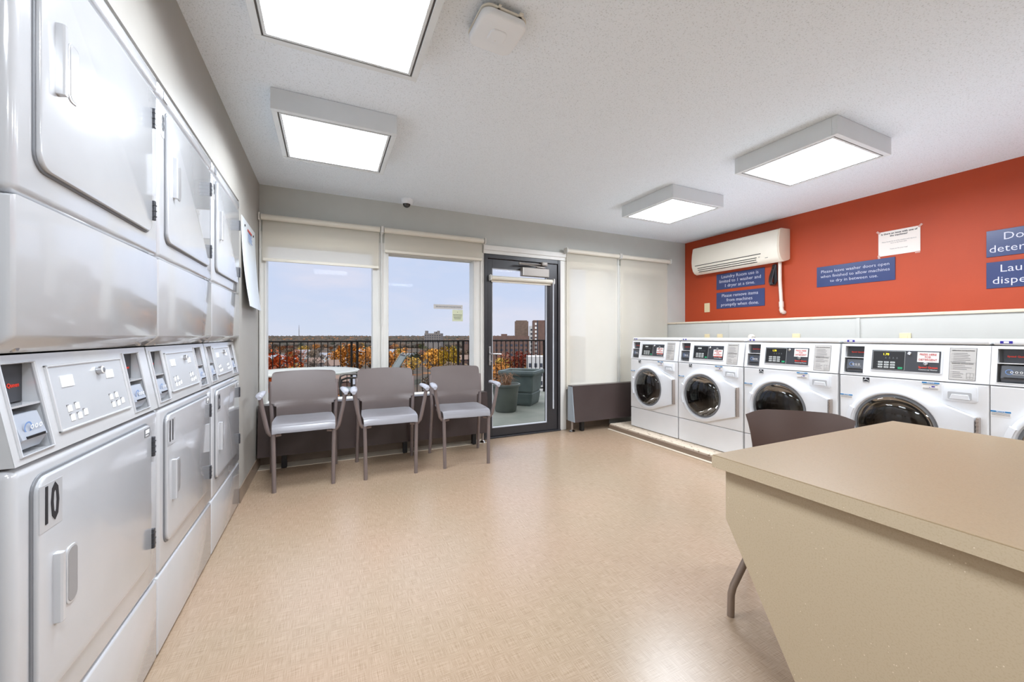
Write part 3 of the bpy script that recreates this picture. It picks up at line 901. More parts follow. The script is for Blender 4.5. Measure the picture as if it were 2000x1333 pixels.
def washer(i, yleft, label, low_sticker, digits):
    t = thing('front_load_washer', label, 'washer', (3.185, yleft, 0.0675), -R90, 'front-load washers along the orange wall')
    w = WW
    b = MB(); A = ang_list()
    for z in (.223, .775):
        for x in (0.0, w): A.append(math.atan2(z - DC[1], x - DC[0]))
    A = sorted(set(A))
    loops = []
    for (y, fn) in ((.012, lambda th: .190), (.0, lambda th: .196), (.0, lambda th: sq_r(th, .007, w - .007, .230, .768)),
                    (.002, lambda th: sq_r(th, .002, w - .002, .225, .773)), (.008, lambda th: sq_r(th, 0, w, .223, .775)), (.70, lambda th: sq_r(th, 0, w, .223, .775))):
        loops.append([(DC[0] + fn(th) * math.cos(th), y, DC[1] + fn(th) * math.sin(th)) for th in A] )
    for L in loops: L.append(L[0])
    b.grid(loops, smooth=False)
    b.box(0, w, .69, .70, .223, .775)
    b.build('cabinet', 'wash', t)
    b = MB(); b.box(0.001, w - .001, .002, .70, .004, .219, .006, 3); b.build('kick_panel', 'wash', t)
    # drum
    b = MB(); b.lathe([(.190, .012), (.186, .05), (.205, .07), (.215, .08), (.215, .42), (.19, .44), (0, .44)], (DC[0], 0, DC[1]), 'y', 48)
    dr = b.build('drum', 'drum', t)
    b = MB()
    for k in range(3):
        a = k * 2 * PI / 3 + .5
        b.tube([(DC[0] + .205 * math.cos(a), .09, DC[1] + .205 * math.sin(a)), (DC[0] + .205 * math.cos(a), .42, DC[1] + .205 * math.sin(a))], .024, 8)
    b.build('drum_rib', 'drum', dr)
    b = MB(); b.lathe([(.196, .002), (.188, -.006), (.176, .02), (.170, .05), (.184, .07)], (DC[0], 0, DC[1]), 'y', 48); b.build('rubber_gasket', 'rubber', t)
    # door
    A = ang_list(); loops = []
    for (y, k) in ((-.008, 'i0'), (-.030, 'i1'), (-.040, 'i2'), (-.041, 'm'), (-.034, 'o1'), (-.030, 'o2'), (-.001, 'o3')):
        row = []
        for th in A:
            ro = hull_r(th)
            rr = {'i0': GR - .004, 'i1': GR, 'i2': GR + .006, 'm': GR + .014, 'o1': min(ro - .008, .256) if ro > DR + .002 else ro - .008, 'o2': ro - .003, 'o3': ro}[k]
            row.append((DC[0] + rr * math.cos(th), y, DC[1] + rr * math.sin(th)))
        row.append(row[0]); loops.append(row)
    b = MB(); b.grid(loops, smooth=True); d = b.build('door', 'washd', t, sharp=32)
    b = MB()
    rows = []
    for rr, y in ((GR + .012, -.040), (GR + .014, -.049), (DR + .001, -.043), (DR + .004, -.02)):
        rows.append([(DC[0] + rr * math.cos(a), y, DC[1] + rr * math.sin(a)) for a in [math.radians(156 + 48 * k / 16) for k in range(17)]])
    b.grid(rows, smooth=True)
    for a in (156, 204):
        aa = math.radians(a); P = lambda r, y: (DC[0] + r * math.cos(aa), y, DC[1] + r * math.sin(aa))
        tt = bmesh.new(); tt.faces.new([tt.verts.new(P(GR + .012, -.038)), tt.verts.new(P(GR + .014, -.049)), tt.verts.new(P(DR + .001, -.043)), tt.verts.new(P(DR + .004, -.02))]); b._merge(tt)
    b.build('door_grip', 'washd', d, sharp=40)
    b = MB(); b.lathe([(GR - .001, -.026), (GR - .010, -.033), (GR - .016, -.034)], (DC[0], 0, DC[1]), 'y', 56); b.build('glass_trim', 'midgrey', d)
    b = MB(); b.lathe([(GR - .014, -.030), (GR * .85, -.046), (GR * .6, -.060), (GR * .3, -.067), (0, -.069)], (DC[0], 0, DC[1]), 'y', 56)
    b.build('door_glass', 'doorglass', d)
    b = MB(); b.lathe([(GR - .016, -.028), (GR * .86, .0), (GR * .74, .05), (GR * .60, .075), (0, .085)], (DC[0], 0, DC[1]), 'y', 48)
    b.build('glass_bowl', 'bowlglass', d)
    b = MB(); b.box(.632, .643, -.032, -.001, .347, .598, .002)
    for k in range(12): b.box(.631, .645, -.036, -.03, .350 + .0207 * k, .3535 + .0207 * k)
    b.build('hinge', 'hinge', d)
    # control head: sloping front with card bay
    yz = lambda z: .030 * (z - .779) / .206
    xs = [0.0, .020, .128, w]; zs = [.779, .793, .971, .985]
    tt = bmesh.new()
    for a in range(3):
        for c in range(3):
            if c == 1 and a == 1: continue
            q = [(xs[a], zs[c]), (xs[a + 1], zs[c]), (xs[a + 1], zs[c + 1]), (xs[a], zs[c + 1])]
            tt.faces.new([tt.verts.new((x, yz(z), z)) for x, z in q])
    x0, x1, z0, z1 = xs[1], xs[2], zs[1], zs[2]; D = .12
    for q in (((x0, yz(z0), z0), (x1, yz(z0), z0), (x1, D, z0), (x0, D, z0)), ((x0, yz(z1), z1), (x1, yz(z1), z1), (x1, D, z1), (x0, D, z1)),
              ((x0, yz(z0), z0), (x0, yz(z1), z1), (x0, D, z1), (x0, D, z0)), ((x1, yz(z0), z0), (x1, yz(z1), z1), (x1, D, z1), (x1, D, z0)),
              ((x0, D, z0), (x1, D, z0), (x1, D, z1), (x0, D, z1))):
        tt.faces.new([tt.verts.new(p) for p in q])
    for x in (0, w): tt.faces.new([tt.verts.new(p) for p in ((x, 0, .779), (x, yz(.985), .985), (x, .70, .985), (x, .70, .779))])
    tt.faces.new([tt.verts.new(p) for p in ((0, .70, .779), (w, .70, .779), (w, .70, .985), (0, .70, .985))])
    bmesh.ops.remove_doubles(tt, verts=tt.verts, dist=1e-5)
    b = MB(); b._merge(tt); head = b.build('control_head', 'wash', t)
    b = MB(); b.box(.003, w - .003, .031, .70, .988, 1.021, .009, 3); b.build('lid', 'wash', t, smooth=True, sharp=30)
    b = MB(); b.tube([(x0, yz(z0), z0), (x1, yz(z0), z0), (x1, yz(z1), z1), (x0, yz(z1), z1)], .0025, 8, closed=True); b.build('bay_rim', 'wash', head)
    b = MB(); b.box(x0, x1, yz(.893), .118, .8925, .8965); b.build('bay_shelf', 'wash', head)
    b = MB(); b.box(x0 + .018, x1, .040, .046, .900, .968); bp = b.build('badge_panel', 'darkgrey', head)
    text('Speed Queen', .0125, ((x0 + x1) / 2 + .010, .0397, .931), 'brandred', bp, bold=.0003)
    card_reader(head, x0 + .014, x1 - .002, .796, .884, False)
    ang = math.atan(.030 / .206)

    def slab(name, m, X0, X1, Z0, Z1, parent, y0=-.002, y1=.003, bev=0, rr=0):
        o = MB()
        if rr: o.prism(rrect(0, X1 - X0, 0, Z1 - Z0, rr), 'y', y0, y1, bev)
        else: o.box(0, X1 - X0, y0, y1, 0, Z1 - Z0, bev)
        q = o.build(name, m, parent); q.location = (X0, yz(Z0), Z0); q.rotation_euler = (-ang, 0, 0)
        return q
    fr = slab('control_frame', 'washd', .163, .492, .817, .955, t, -.003, .003, .0, .006)
    def on(parent, name, m, X0, X1, Z0, Z1, y):   # child in the frame's own tilted space
        o = MB(); o.box(X0 - .163, X1 - .163, y, y + .0012, Z0 - .817, Z1 - .817); return o.build(name, m, parent)
    on(fr, 'control_plate', 'darkgrey', .170, .485, .823, .949, -.0042)
    on(fr, 'keypad_border', 'key', .1745, .331, .8275, .9445, -.0048)
    on(fr, 'keypad', 'black', .1760, .3295, .8290, .9430, -.0054)
    if digits: text(digits, .020, (.240 - .163, -.0060, .923 - .817), 'led', fr, 'lit_digits', sx=.9)
    else:
        o = MB(); o.box(.055, .095, -.0060, -.0053, .100, .112); o.build('display_window', 'key', fr)
    o = MB(); o2 = MB()
    for r_ in range(3):
        for c_ in range(3):
            X, Z = .203 + .030 * c_ - .163, .873 - .0155 * r_ - .817
            o.box(X, X + .0225, -.0062, -.0053, Z - .0048, Z + .0048)
            o2.box(X + .004, X + .018, -.0065, -.0061, Z - .0012, Z + .0010)
            o2.box(X - .007, X - .004, -.0060, -.0053, Z - .001, Z + .001)
    for k in range(4): o2.box(.238 + .018 * k - .163, .242 + .018 * k - .163, -.0060, -.0053, .903 - .817, .906 - .817); o2.box(.236 + .018 * k - .163, .244 + .018 * k - .163, -.0060, -.0053, .897 - .817, .899 - .817)
    o.build('key', 'key', fr); o2.build('key_print', 'midgrey', fr)
    o = MB(); o.box(.300 - .163, .322 - .163, -.0066, -.0053, .834 - .817, .846 - .817, .001); o.build('start_key', 'green', fr)
    o = MB(); o.lathe([(0, -.012), (.007, -.012), (.0095, -.009), (.0095, -.003)], (.350 - .163, 0, .932 - .817), 'y', 20); o.build('lock', 'chrome', fr)
    text('Speed Queen', .0150, (.434 - .163, -.0048, .852 - .817), 'brandred', fr, 'lettering', bold=.0005)
    text('Commercial Washer', .0095, (.434 - .163, -.0048, .838 - .817), 'white', fr)
    sz = -.028 if low_sticker else 0.0
    st = on(fr, 'detergent_sticker', 'sticker', .386, .478, .883 + sz, .943 + sz, -.0056)
    text('PRESS HERE\nFOR\nDETERGENT', .0165, (.432 - .163, -.0062, .913 + sz - .817), 'inkred', st, sx=.86, line=.95)
    bz = .873 if not low_sticker else .922
    o = MB(); o.lathe([(0, -.009), (.006, -.009), (.006, -.013), (.0105, -.011), (.0105, -.003)], (.425 - .163, 0, bz - .817), 'y', 22); o.build('dispense_button', 'steel', fr)
    ins = slab('instruction_label', 'ink', .520, .622, .793, .973, t, -.0015, .001)
    o = MB(); o.box(.0012, .1008, -.0021, -.0012, .0012, .1788); o.build('label_face', 'labelgrey', ins)
    o = MB(); rr = random.Random(3)
    for z in [.150 - .0095 * k for k in range(6)] + [.080 - .0095 * k for k in range(3)] + [.044 - .0095 * k for k in range(4)]:
        o.box(.008, .010, -.0026, -.0020, z - .001, z + .001); o.box(.014, .014 + (.078 if z > .05 else .042) * rr.uniform(.6, 1), -.0026, -.0020, z - .0010, z + .0010)
    o.box(.004, .097, -.0026, -.002, .0985, .0992)
    for a in ((.068, .094, .040, .0406), (.068, .094, .008, .0086), (.068, .0686, .008, .0406), (.0934, .094, .008, .0406), (.081, .0816, .008, .0406), (.068, .094, .018, .0186)): o.box(a[0], a[1], -.0026, -.002, a[2], a[3])
    o.build('small_print', 'inkgrey', ins)
    text('OPERATING INSTRUCTIONS', .0068, (.051, -.0026, .165), 'ink', ins); text('DISPENSER INSTRUCTIONS', .0068, (.051, -.0026, .092), 'ink', ins)
    # labels on the cabinet front
    o = MB(); o.box(.128, .162, -.0012, .0, .734, .768); q = o.build('efficiency_mark', 'ink', t)
    o = MB(); o.box(.129, .161, -.0018, -.0011, .7348, .7410)
    o.tube([(.131, -.0014, .748), (.138, -.0014, .7535), (.147, -.0014, .7545), (.155, -.0014, .751), (.160, -.0014, .745)], .0012, 5)
    o.prism([(.142 + (.006 if k % 2 == 0 else .0025) * math.sin(k * PI / 5), .7625 + (.005 if k % 2 == 0 else .0022) * math.cos(k * PI / 5)) for k in range(10)], 'y', -.0018, -.0012)
    o.build('mark_print', 'white', q)
    text('ENERGY STAR', .0052, (.145, -.0020, .7379), 'ink', q, sx=.9)
    o = MB(); o.box(.411, .485, -.0012, 0, .722, .769); q = o.build('care_sticker', 'sticker', t)
    o = MB(); o.box(.411, .485, -.0018, -.0011, .760, .769); o.build('blue_band', 'labelblue', q)
    o = MB(); o.box(.452, .466, -.0018, -.0011, .740, .747); o.box(.442, .446, -.0018, -.0011, .736, .739); o.build('blue_mark', 'labelnavy', q)
    o = MB()
    for k, z in enumerate((.756, .7525, .733, .7295, .726)): o.box(.415, .480 - .004 * (k % 2), -.0016, -.0011, z - .0006, z + .0006)
    o.build('small_print', 'inkgrey', q)
    text('NOTICE', .0085, (.448, -.0022, .7645), 'white', q)
    o = MB(); o.box(.003, .072, -.0012, 0, .616, .646); q = o.build('notice_sticker', 'sticker', t)
    o = MB(); o.box(.003, .072, -.0018, -.0011, .6375, .646); o.build('blue_band', 'labelblue', q)
    o = MB()
    for z in (.633, .6295, .626, .6225): o.box(.006, .069, -.0016, -.0011, z - .0005, z + .0005)
    o.build('small_print', 'inkgrey', q); text('NOTICE', .0085, (.0375, -.0022, .6418), 'white', q)
    o = MB(); o.box(.028, .070, .0295, .0310, .998, 1.012); q = o.build('maker_label', 'labelnavy', t)
    o = MB(); o.box(.040, .058, .0290, .0296, 1.000, 1.010); o.build('label_print', 'white', q)
    # detergent drawer
    o = MB()
    o.prism(rrect(.4975, .633, .672, .765, .014), 'y', -.010, .002, .004, 2)
    q = o.build('detergent_drawer', 'washd', t, smooth=True, sharp=30)
    o = MB(); o.prism(rrect(.520, .612, .684, .726, .006), 'y', -.0108, -.0098, 0); o.build('pull_recess', 'plate', q)
    o = MB(); o.prism([(.528, .686), (.606, .686), (.600, .712), (.536, .712)], 'y', -.0150, -.0106, .0015); o.build('pull_lip', 'washd', q)
    return t


wl = ['white front-load washer farthest along, next to the dark convector heater',
      'white front-load washer second from the convector, its door fully in view',
      'white front-load washer partly hidden behind the brown chair back',
      'white front-load washer behind the table with its yellow digits lit',
      'white front-load washer cut off by the picture edge, showing mostly its card bay']
for i, (yl, l) in enumerate(zip((3.536, 2.852, 2.166, 1.481, .807), wl)):
    washer(i, yl, l, i < 2, '1.70' if i > 1 else None)

# outlets and valve on the bulkhead just above the washers
def onwall(name, label, cat, x, y, z, fn, group=None):
    t = thing(name, label, cat, (x, y, z), -R90, group); fn(t); return t


def outlet(t, w=.07, m='ivory'):
    b = MB(); b.prism(rrect(-w / 2, w / 2, -.058, .058, .005), 'y', -.006, 0, .002); b.build('cover_plate', m, t)
    b = MB(); b.box(-.016, .016, -.008, -.005, .012, .040, .002); b.box(-.016, .016, -.008, -.005, -.040, -.012, .002); b.build('socket', m, t)


for (y, l) in ((3.300, 'ivory socket above the far washers, nearer the window corner'), (3.129, 'ivory socket above the far washers, beside the panel seam'),
               (2.301, 'ivory socket behind the washer that the brown chair hides'), (1.497, 'ivory socket behind the washer with lit yellow digits')):
    onwall('wall_socket', l, 'socket', 4.168, y, 1.072, outlet)
b = MB(); b.lathe([(0, -.05), (.02, -.05), (.026, -.035), (.026, -.01), (.012, 0), (.012, .02)], (0, 0, 0), 'y', 20)
o = b.build('water_valve', 'pvc'); o.location = (4.150, 2.725, 1.10); o.rotation_euler = (0, 0, -R90)
tag(o, 'small cream round valve poking up behind the middle washer', 'valve')

# ---------------------------------------------------------------- signs and fittings on the orange wall
def sign(yl, yr, z0, z1, lines, size, label, left=None, line=1.0, name='wall_sign'):
    t = thing(name, label, 'sign', (XR - .001, yl, 0), -R90, 'blue laundry signs')
    b = MB(); b.box(0, yl - yr, -.006, 0, z0, z1, .001); b.build('sign_panel', 'signblue', t)
    n = len(lines); zc = (z0 + z1) / 2; step = size * 1.02 * line
    for k, s in enumerate(lines):
        z = zc + (n - 1) * step / 2 - k * step
        if left: text(s, size, (left[k], -.0066, z), 'signtext', t, align='LEFT', sx=1.0, bold=-.0004)
        else: text(s, size, ((yl - yr) / 2, -.0066, z), 'signtext', t, sx=1.0, bold=-.0004)


sign(3.454, 2.839, 1.699, 1.897, ['Laundry Room use is', 'limited to 1 washer and', '1 dryer at a time.'], .056, 'blue sign under the air conditioner limiting use to one washer and dryer')
sign(3.454, 2.839, 1.456, 1.660, ['Please remove items', 'from machines', 'promptly when done.'], .056, 'blue sign asking people to remove items promptly, beside the ivory switch plate')
sign(2.309, 1.696, 1.604, 1.807, ['Please leave washer doors open', 'when finished to allow machines', 'to dry in between use.'], .0415, 'blue sign about leaving washer doors open, under the white paper notice', line=1.15)
sign(1.166, .60, 1.702, 1.900, ['Do NOT', 'detergent'], .078, 'blue sign with large lettering about detergent, upper one at the picture edge', left=(.080, .012), line=1.1)
sign(1.166, .60, 1.465, 1.662, ['Laundry', 'dispenser'], .078, 'blue sign with large lettering about the dispenser, lower one at the picture edge', left=(.064, .028), line=1.1)

t = thing('paper_notice', 'white paper notice taped to the orange wall about machine issues', 'notice', (XR - .001, 1.813, 0), -R90)
b = MB(); b.box(0, .279, -.003, -.002, 1.826, 2.044); b.build('sheet', 'paper', t)
text('Is there an issue with one of\nthe machines?', .021, (.1395, -.0034, 2.010), 'ink', t, bold=.0005, line=1.05)
text('Please locate the # of the machine and report it\nissue to the front desk', .0118, (.1395, -.0034, 1.942), 'inkgrey', t, line=1.3)
text('Thank you for your help!', .0118, (.1395, -.0034, 1.882), 'inkgrey', t)
for (x, z, a) in ((.0, 2.044, 45), (.279, 2.044, -45), (.004, 1.822, 80), (.262, 1.822, 0)):
    b = MB(); b.box(-.016, .016, -.0008, 0, -.008, .008)
    o = b.build('tape', 'tape', t); o.location = (x, -.0031, z); o.rotation_euler = (0, math.radians(a), 0)

t = thing('switch_plate', 'ivory blank switch plate on the orange wall beside the blue signs', 'switch plate', (XR - .001, 3.594, 1.481), -R90)
b = MB(); b.prism(rrect(-.040, .040, -.060, .060, .005), 'y', -.006, 0, .002); b.build('plate', 'ivory', t)
b = MB(); b.box(-.014, .014, -.008, -.005, -.030, .030, .002); b.build('insert', 'ivory', t)

# wall air conditioner
t = thing('air_conditioner', 'cream wall-mounted split air conditioner high on the orange wall', 'air conditioner', (XR - .001, 3.685, 0), -R90)
W = 1.118
prof = [(0, 2.268), (-.15, 2.262), (-.172, 2.250), (-.190, 2.16), (-.196, 2.07), (-.190, 2.010), (-.172, 1.960), (-.145, 1.928), (-.10, 1.912), (-.03, 1.930), (0, 1.945)]
b = MB(); b.prism(prof, 'x', 0.006, W - .006, .006, 2); b.build('casing', 'ac', t, smooth=True, sharp=28)
b = MB(); pr2 = [(y * 1.012 - .001, 2.09 + (z - 2.09) * 1.01) for y, z in prof]; b.prism(pr2, 'x', W - .022, W, .003); b.build('end_cap', 'acside', t, smooth=True, sharp=28)
b = MB()
def ac_y(z):
    for (y0, z0), (y1, z1) in zip(prof[1:], prof[2:]):
        if min(z0, z1) <= z <= max(z0, z1): return y0 + (y1 - y0) * (z - z0) / (z1 - z0)
    return -.1
for z, x1 in ((2.020, W - .20), (1.985, W - .25), (1.962, W - .26), (1.940, W - .26)):
    y = ac_y(z); b.box(.06 if z > 2 else .09, x1, y - .004, y + .006, z - .0034, z + .0034)
b.build('louver_gap', 'black', t)
b = MB(); b.box(.10, W - .27, ac_y(1.97) - .006, ac_y(1.97) + .004, 1.966, 1.980, .002); b.box(.11, W - .28, ac_y(1.95) - .006, ac_y(1.95) + .004, 1.944, 1.957, .002)
b.build('louver', 'ac', t)
text('MITSUBISHI ELECTRIC', .010, (W * .52, ac_y(2.05) - .004, 2.052), 'inkgrey', t) if False else None
b = MB(); b.box(W - .23, W - .215, ac_y(1.99) - .003, ac_y(1.99), 1.985, 1.990); b.box(W - .16, W - .13, ac_y(1.97) - .003, ac_y(1.97), 1.966, 1.970); b.build('indicator_print', 'inkgrey', t)

t = thing('drain_pipe', 'cream PVC drain pipe running down the orange wall from the air conditioner', 'pipe', (XR - .035, 2.642, 0))
b = MB(); b.tube([(-.0, .012, 1.918), (-.01, .006, 1.72), (.0, 0, 1.52), (.0, -.004, 1.44)], .017, 14); b.build('pipe', 'pvc', t)
b = MB(); b.tube([(0, -.002, 1.485), (0, -.004, 1.425)], .023, 14); b.build('coupling', 'pvc', t)
b = MB(); b.tube([(0, -.004, 1.43), (0, -.004, 1.395), (.004, -.010, 1.375), (.016, -.016, 1.366), (.033, -.018, 1.366)], [.018, .022, .023, .022, .020], 14); b.build('elbow', 'pvc', t)

t = thing('cord_bundle', 'black power cord folded into a bundle hanging under the air conditioner', 'cord', (XR - .03, 2.725, 0))
b = MB()
for k in range(4):
    dx = (k - 1.5) * .007; dy = (k - 1.5) * .012
    b.tube([(dx, dy - .01, 1.905), (dx, dy + .0, 1.86), (dx, dy + .028, 1.78), (dx, dy + .034, 1.72), (dx, dy + .022, 1.685), (dx, dy - .006, 1.682), (dx, dy - .022, 1.72), (dx, dy - .016, 1.80), (dx, dy - .014, 1.88), (dx, dy - .014, 1.900)], .0085, 8)
b.build('cable', 'black', t, smooth=True)
b = MB(); b.box(-.02, .018, -.02, .012, 1.84, 1.865, .004); b.build('cable_tie', 'black', t)
b = MB(); b.tube([(-.02, -.035, 1.89), (-.018, -.02, 1.85), (-.02, .0, 1.76), (-.02, .014, 1.69)], .006, 8); b.build('loose_lead', 'darkgrey', t)

# board hanging on the left wall
t = thing('hanging_board', 'white poster board hanging crooked on the left wall beyond the dryers', 'board', (XL + .001, 3.17, 0), R90)
rows = []
for i in range(9):
    v = i / 8.0; z = 1.925 - .615 * v
    rows.append([(.0 + .52 * u / 6 * (1 + .14 * v), -.004 - .050 * v * v * (1 - .35 * u / 6), z - .0 * u) for u in range(7)])
b = MB(); b.grid(rows, thick=.004); b.build('board_sheet', 'board', t)
b = MB(); b.box(.09, .10, -.010, -.004, 1.87, 1.885, .002); b.box(.43, .44, -.010, -.004, 1.87, 1.885, .002); b.build('clip', 'black', t)
b = MB(); b.box(.19, .36, -.0090, -.0082, 1.862, 1.876); b.build('heading_print', 'inkred', t)
b = MB()
for k in range(5): b.box(.20, .35 - .02 * (k % 2), -.0095 - .001 * k, -.0088 - .001 * k, 1.845 - .014 * k, 1.851 - .014 * k)
b.build('small_print', 'bluelogo', t)

# ---------------------------------------------------------------- arm chairs by the window
def arm_chair(loc, rz, label):
    t = thing('arm_chair', label, 'chair', loc, rz, 'grey arm chairs under the windows')
    # local: front -y. front feet y=0, rear feet y=.48
    for s in (-1, 1):
        b = MB(); b.tube([(s * .190, .0, 0), (s * .192, .004, .20), (s * .196, .010, .42)], .0145, 12); b.build('leg', 'chairframe', t)
        b = MB(); b.tube([(s * .236, .485, 0), (s * .232, .450, .20), (s * .228, .408, .42), (s * .231, .402, .50), (s * .236, .415, .60), (s * .238, .440, .74)], .0145, 12)
        b.build('leg', 'chairframe', t)
        # arm support sweeping out from under the seat corner
        b = MB(); b.tube([(s * .150, .035, .402), (s * .185, .028, .398), (s * .212, .022, .405), (s * .228, .016, .428), (s * .238, .012, .47), (s * .262, .002, .60), (s * .272, .0, .668)], .0145, 12)
        arm = b.build('arm_support', 'chairframe', t)
        rows = []
        for k, (yy, hw, zt) in enumerate(((-.030, .012, .686), (-.022, .023, .694), (.02, .027, .700), (.10, .026, .702), (.17, .020, .700), (.196, .012, .694))):
            cx = s * (.276 - .05 * max(0, yy))
            ring = [(cx - hw, yy, zt - .010), (cx - hw * .8, yy, zt), (cx, yy, zt + .004), (cx + hw * .8, yy, zt), (cx + hw, yy, zt - .010), (cx + hw * .7, yy, zt - .022), (cx - hw * .7, yy, zt - .022), (cx - hw, yy, zt - .010)]
            rows.append(ring)
        b = MB(); b.grid(rows)
        tt = bmesh.new(); tt.faces.new([tt.verts.new(p) for p in rows[0][:-1]]); tt.faces.new([tt.verts.new(p) for p in rows[-1][:-1]]); b._merge(tt)
        b.build('arm_pad', 'armpad', arm, sharp=60)
    # seat shell: dished, waterfall front edge
    rows = []
    ys = [-.004, .0, .012, .04, .09, .16, .24, .32, .385, .405]
    for k, y in enumerate(ys):
        row = []
        hw = .214 - .012 * abs(y - .18) / .2 if y < .36 else .200
        for j in range(13):
            u = -1 + 2 * j / 12.0
            z = .448 + .012 * (1 - abs(u)) * 0
            dish = -.018 * (1 - u * u) * math.exp(-((y - .24) / .12) ** 2)
            side = .006 * u ** 4
            fr = {-.004: -.046, .0: -.020, .012: -.004}.get(y, 0)
            row.append((u * hw, y, .460 + dish + side + fr - .010 * u ** 8))
        rows.append(row)
    b = MB(); b.grid(rows, thick=-.012); b.build('seat', 'chairseat', t, sharp=60)
    b = MB(); b.box(-.195, .195, .02, .39, .412, .440, .008); b.build('seat_pan', 'chairframe', t)
    # backrest shell
    rows = []
    for v in (0, .08, .16, .215, .225, .27, .28, .36, .45, .55, .65, .75, .84, .90, .94, .965, .985, 1.0):
        z = .470 + .345 * v
        hw = .200 if z < .546 else (.214 if z < .565 else .238 - .004 * v)
        hw -= {.94: .002, .965: .006, .985: .013, 1.0: .026}.get(v, 0)
        row = []
        for j in range(13):
            u = -1 + 2 * j / 12.0
            y = .388 + .075 * v ** 1.6 + .018 * (1 - u * u) + .012 * math.exp(-((v) / .12) ** 2)
            row.append((u * hw, y, z + .006 * (1 - u * u) * v))
        rows.append(row)
    b = MB(); b.grid(rows, thick=.009); b.build('backrest', 'chairback', t, sharp=60)
    return t


arm_chair((-0.153, 3.225, 0), math.radians(2.5), 'grey arm chair nearest the left wall, under the half-lowered blind')
arm_chair((0.454, 3.203, 0), math.radians(-1.5), 'grey arm chair standing between the other two under the windows')
arm_chair((1.074, 3.188, 0), math.radians(-4), 'grey arm chair next to the black glass door')

# ---------------------------------------------------------------- big table and the brown chair behind it
TX0, TX1, TY0, TY1, TZ = 1.074, 2.204, -0.35, 0.833, 0.74
t = thing('work_table', 'large beige speckled folding table with tapered end panels beside the washers', 'table', ((TX0 + TX1) / 2, (TY0 + TY1) / 2, 0))
cx, cy = (TX0 + TX1) / 2, (TY0 + TY1) / 2
b = MB(); b.box(TX0 - cx, TX1 - cx, TY0 - cy, TY1 - cy, TZ - .038, TZ, .002, 2); b.build('tabletop', 'stonetop', t)
b = MB(); b.box(TX0 - cx - .0008, TX1 - cx + .0008, TY0 - cy - .0008, TY1 - cy + .0008, TZ - .0375, TZ - .0025); b.build('edge_band', 'stone', t)
hy = .807 - cy
pts = [(hy, TZ - .038), (hy, .548), (.495 - cy, 0), (-(.495 - cy), 0), (-hy, .548), (-hy, TZ - .038)]
for (a, c) in ((1.100, 1.130), (2.148, 2.178)):
    b = MB(); b.prism(pts, 'x', a - cx, c - cx, .0015); b.build('end_panel', 'stone', t)
b = MB(); b.box(1.130 - cx, 2.148 - cx, -.012, .012, .45, TZ - .038); b.build('stretcher_panel', 'stone', t)

# brown chair: B back centre, g facing
B = Vector((1.882, 1.032, 0)); g = Vector((-.734, -.679, 0)).normalized()
rz = math.atan2(g.x, -g.y)      # local -y -> g
rz = math.atan2(g.y, g.x) + PI / 2
t = thing('shell_chair', 'dark brown plastic shell chair on bent tube legs tucked behind the beige table', 'chair', (B.x, B.y, 0), rz)
# local: facing -y ; origin at the back top centre footprint
for s in (-1, 1):
    b = MB(); b.tube([(s * .302, -.322, 0), (s * .300, -.320, .085), (s * .292, -.314, .115), (s * .165, -.262, .395), (s * .150, -.240, .425)], .0135, 12); b.build('leg', 'pole', t)
    b = MB(); b.tube([(s * .170, .060, 0), (s * .170, .055, .085), (s * .168, .050, .115), (s * .155, -.010, .395), (s * .150, -.03, .425)], .0135, 12); b.build('leg', 'pole', t)
rows = []
for k in range(15):
    v = k / 14.0
    if v < .5:
        q = v / .5; y = -.36 + .31 * q; z = .448 - .018 * math.sin(q * PI) + (-.02 * (1 - q) ** 4)
        hw = .190 + .020 * math.sin(q * PI)
    else:
        q = (v - .5) / .5; y = -.05 + .02 * math.sin(q * PI / 2) + .075 * q ** 1.4 - .01; z = .448 + .322 * q ** 1.15
        hw = .190 - .018 * math.sin(q * PI) + .010 * q
    row = []
    for j in range(15):
        u = -1 + 2 * j / 14.0
        qq = max(0, (v - .5) / .5)
        zz = z + (.012 * (1 - abs(u) ** 2.5) if v < .5 else 0) * 0
        drop = -.030 * max(0, abs(u) - .62) ** 1.5 * 3.2 * qq ** 6
        yy = y - (.045 * u * u) * qq
        up = (.018 * u ** 4) if v < .5 else 0
        row.append((u * hw, yy, zz + drop + up))
    rows.append(row)
b = MB(); b.grid(rows, thick=.008); b.build('seat_shell', 'brownshell', t, sharp=70)
b = MB(); b.tube([(-.16, -.25, .428), (.16, -.25, .428)], .010, 8); b.tube([(-.16, -.03, .428), (.16, -.03, .428)], .010, 8); b.build('under_frame', 'pole', t)

# ---------------------------------------------------------------- small notices on window glass
t = thing('glass_strip', 'narrow frosted paper strip stuck on the window glass beside the door', 'sticker', (1.14, 3.992, 1.41))
b = MB(); b.box(-.155, .155, -.001, 0, -.022, .024); b.build('strip', 'labelgrey', t)
b = MB()
rr = random.Random(5)
for k in range(18): b.box(-.13 + .015 * k, -.122 + .015 * k, -.0016, -.001, -.006 + rr.uniform(-.002, .002), .008)
b.build('faint_print', 'midgrey', t)
t = thing('glass_notice', 'small pale green notice on the window glass below the frosted strip', 'notice', (1.24, 3.992, 1.325))
b = MB(); b.box(-.057, .057, -.001, 0, -.063, .058); b.build('card', mat('pale_green_card', (206, 210, 180), .6), t)
b = MB()
for k in range(4): b.box(-.050 + .004 * k, .050 - .005 * k, -.0016, -.001, .002 - .014 * k, .006 - .014 * k)
b.box(-.003, .003, -.0016, -.001, .030, .036); b.build('small_print', 'ink', t)

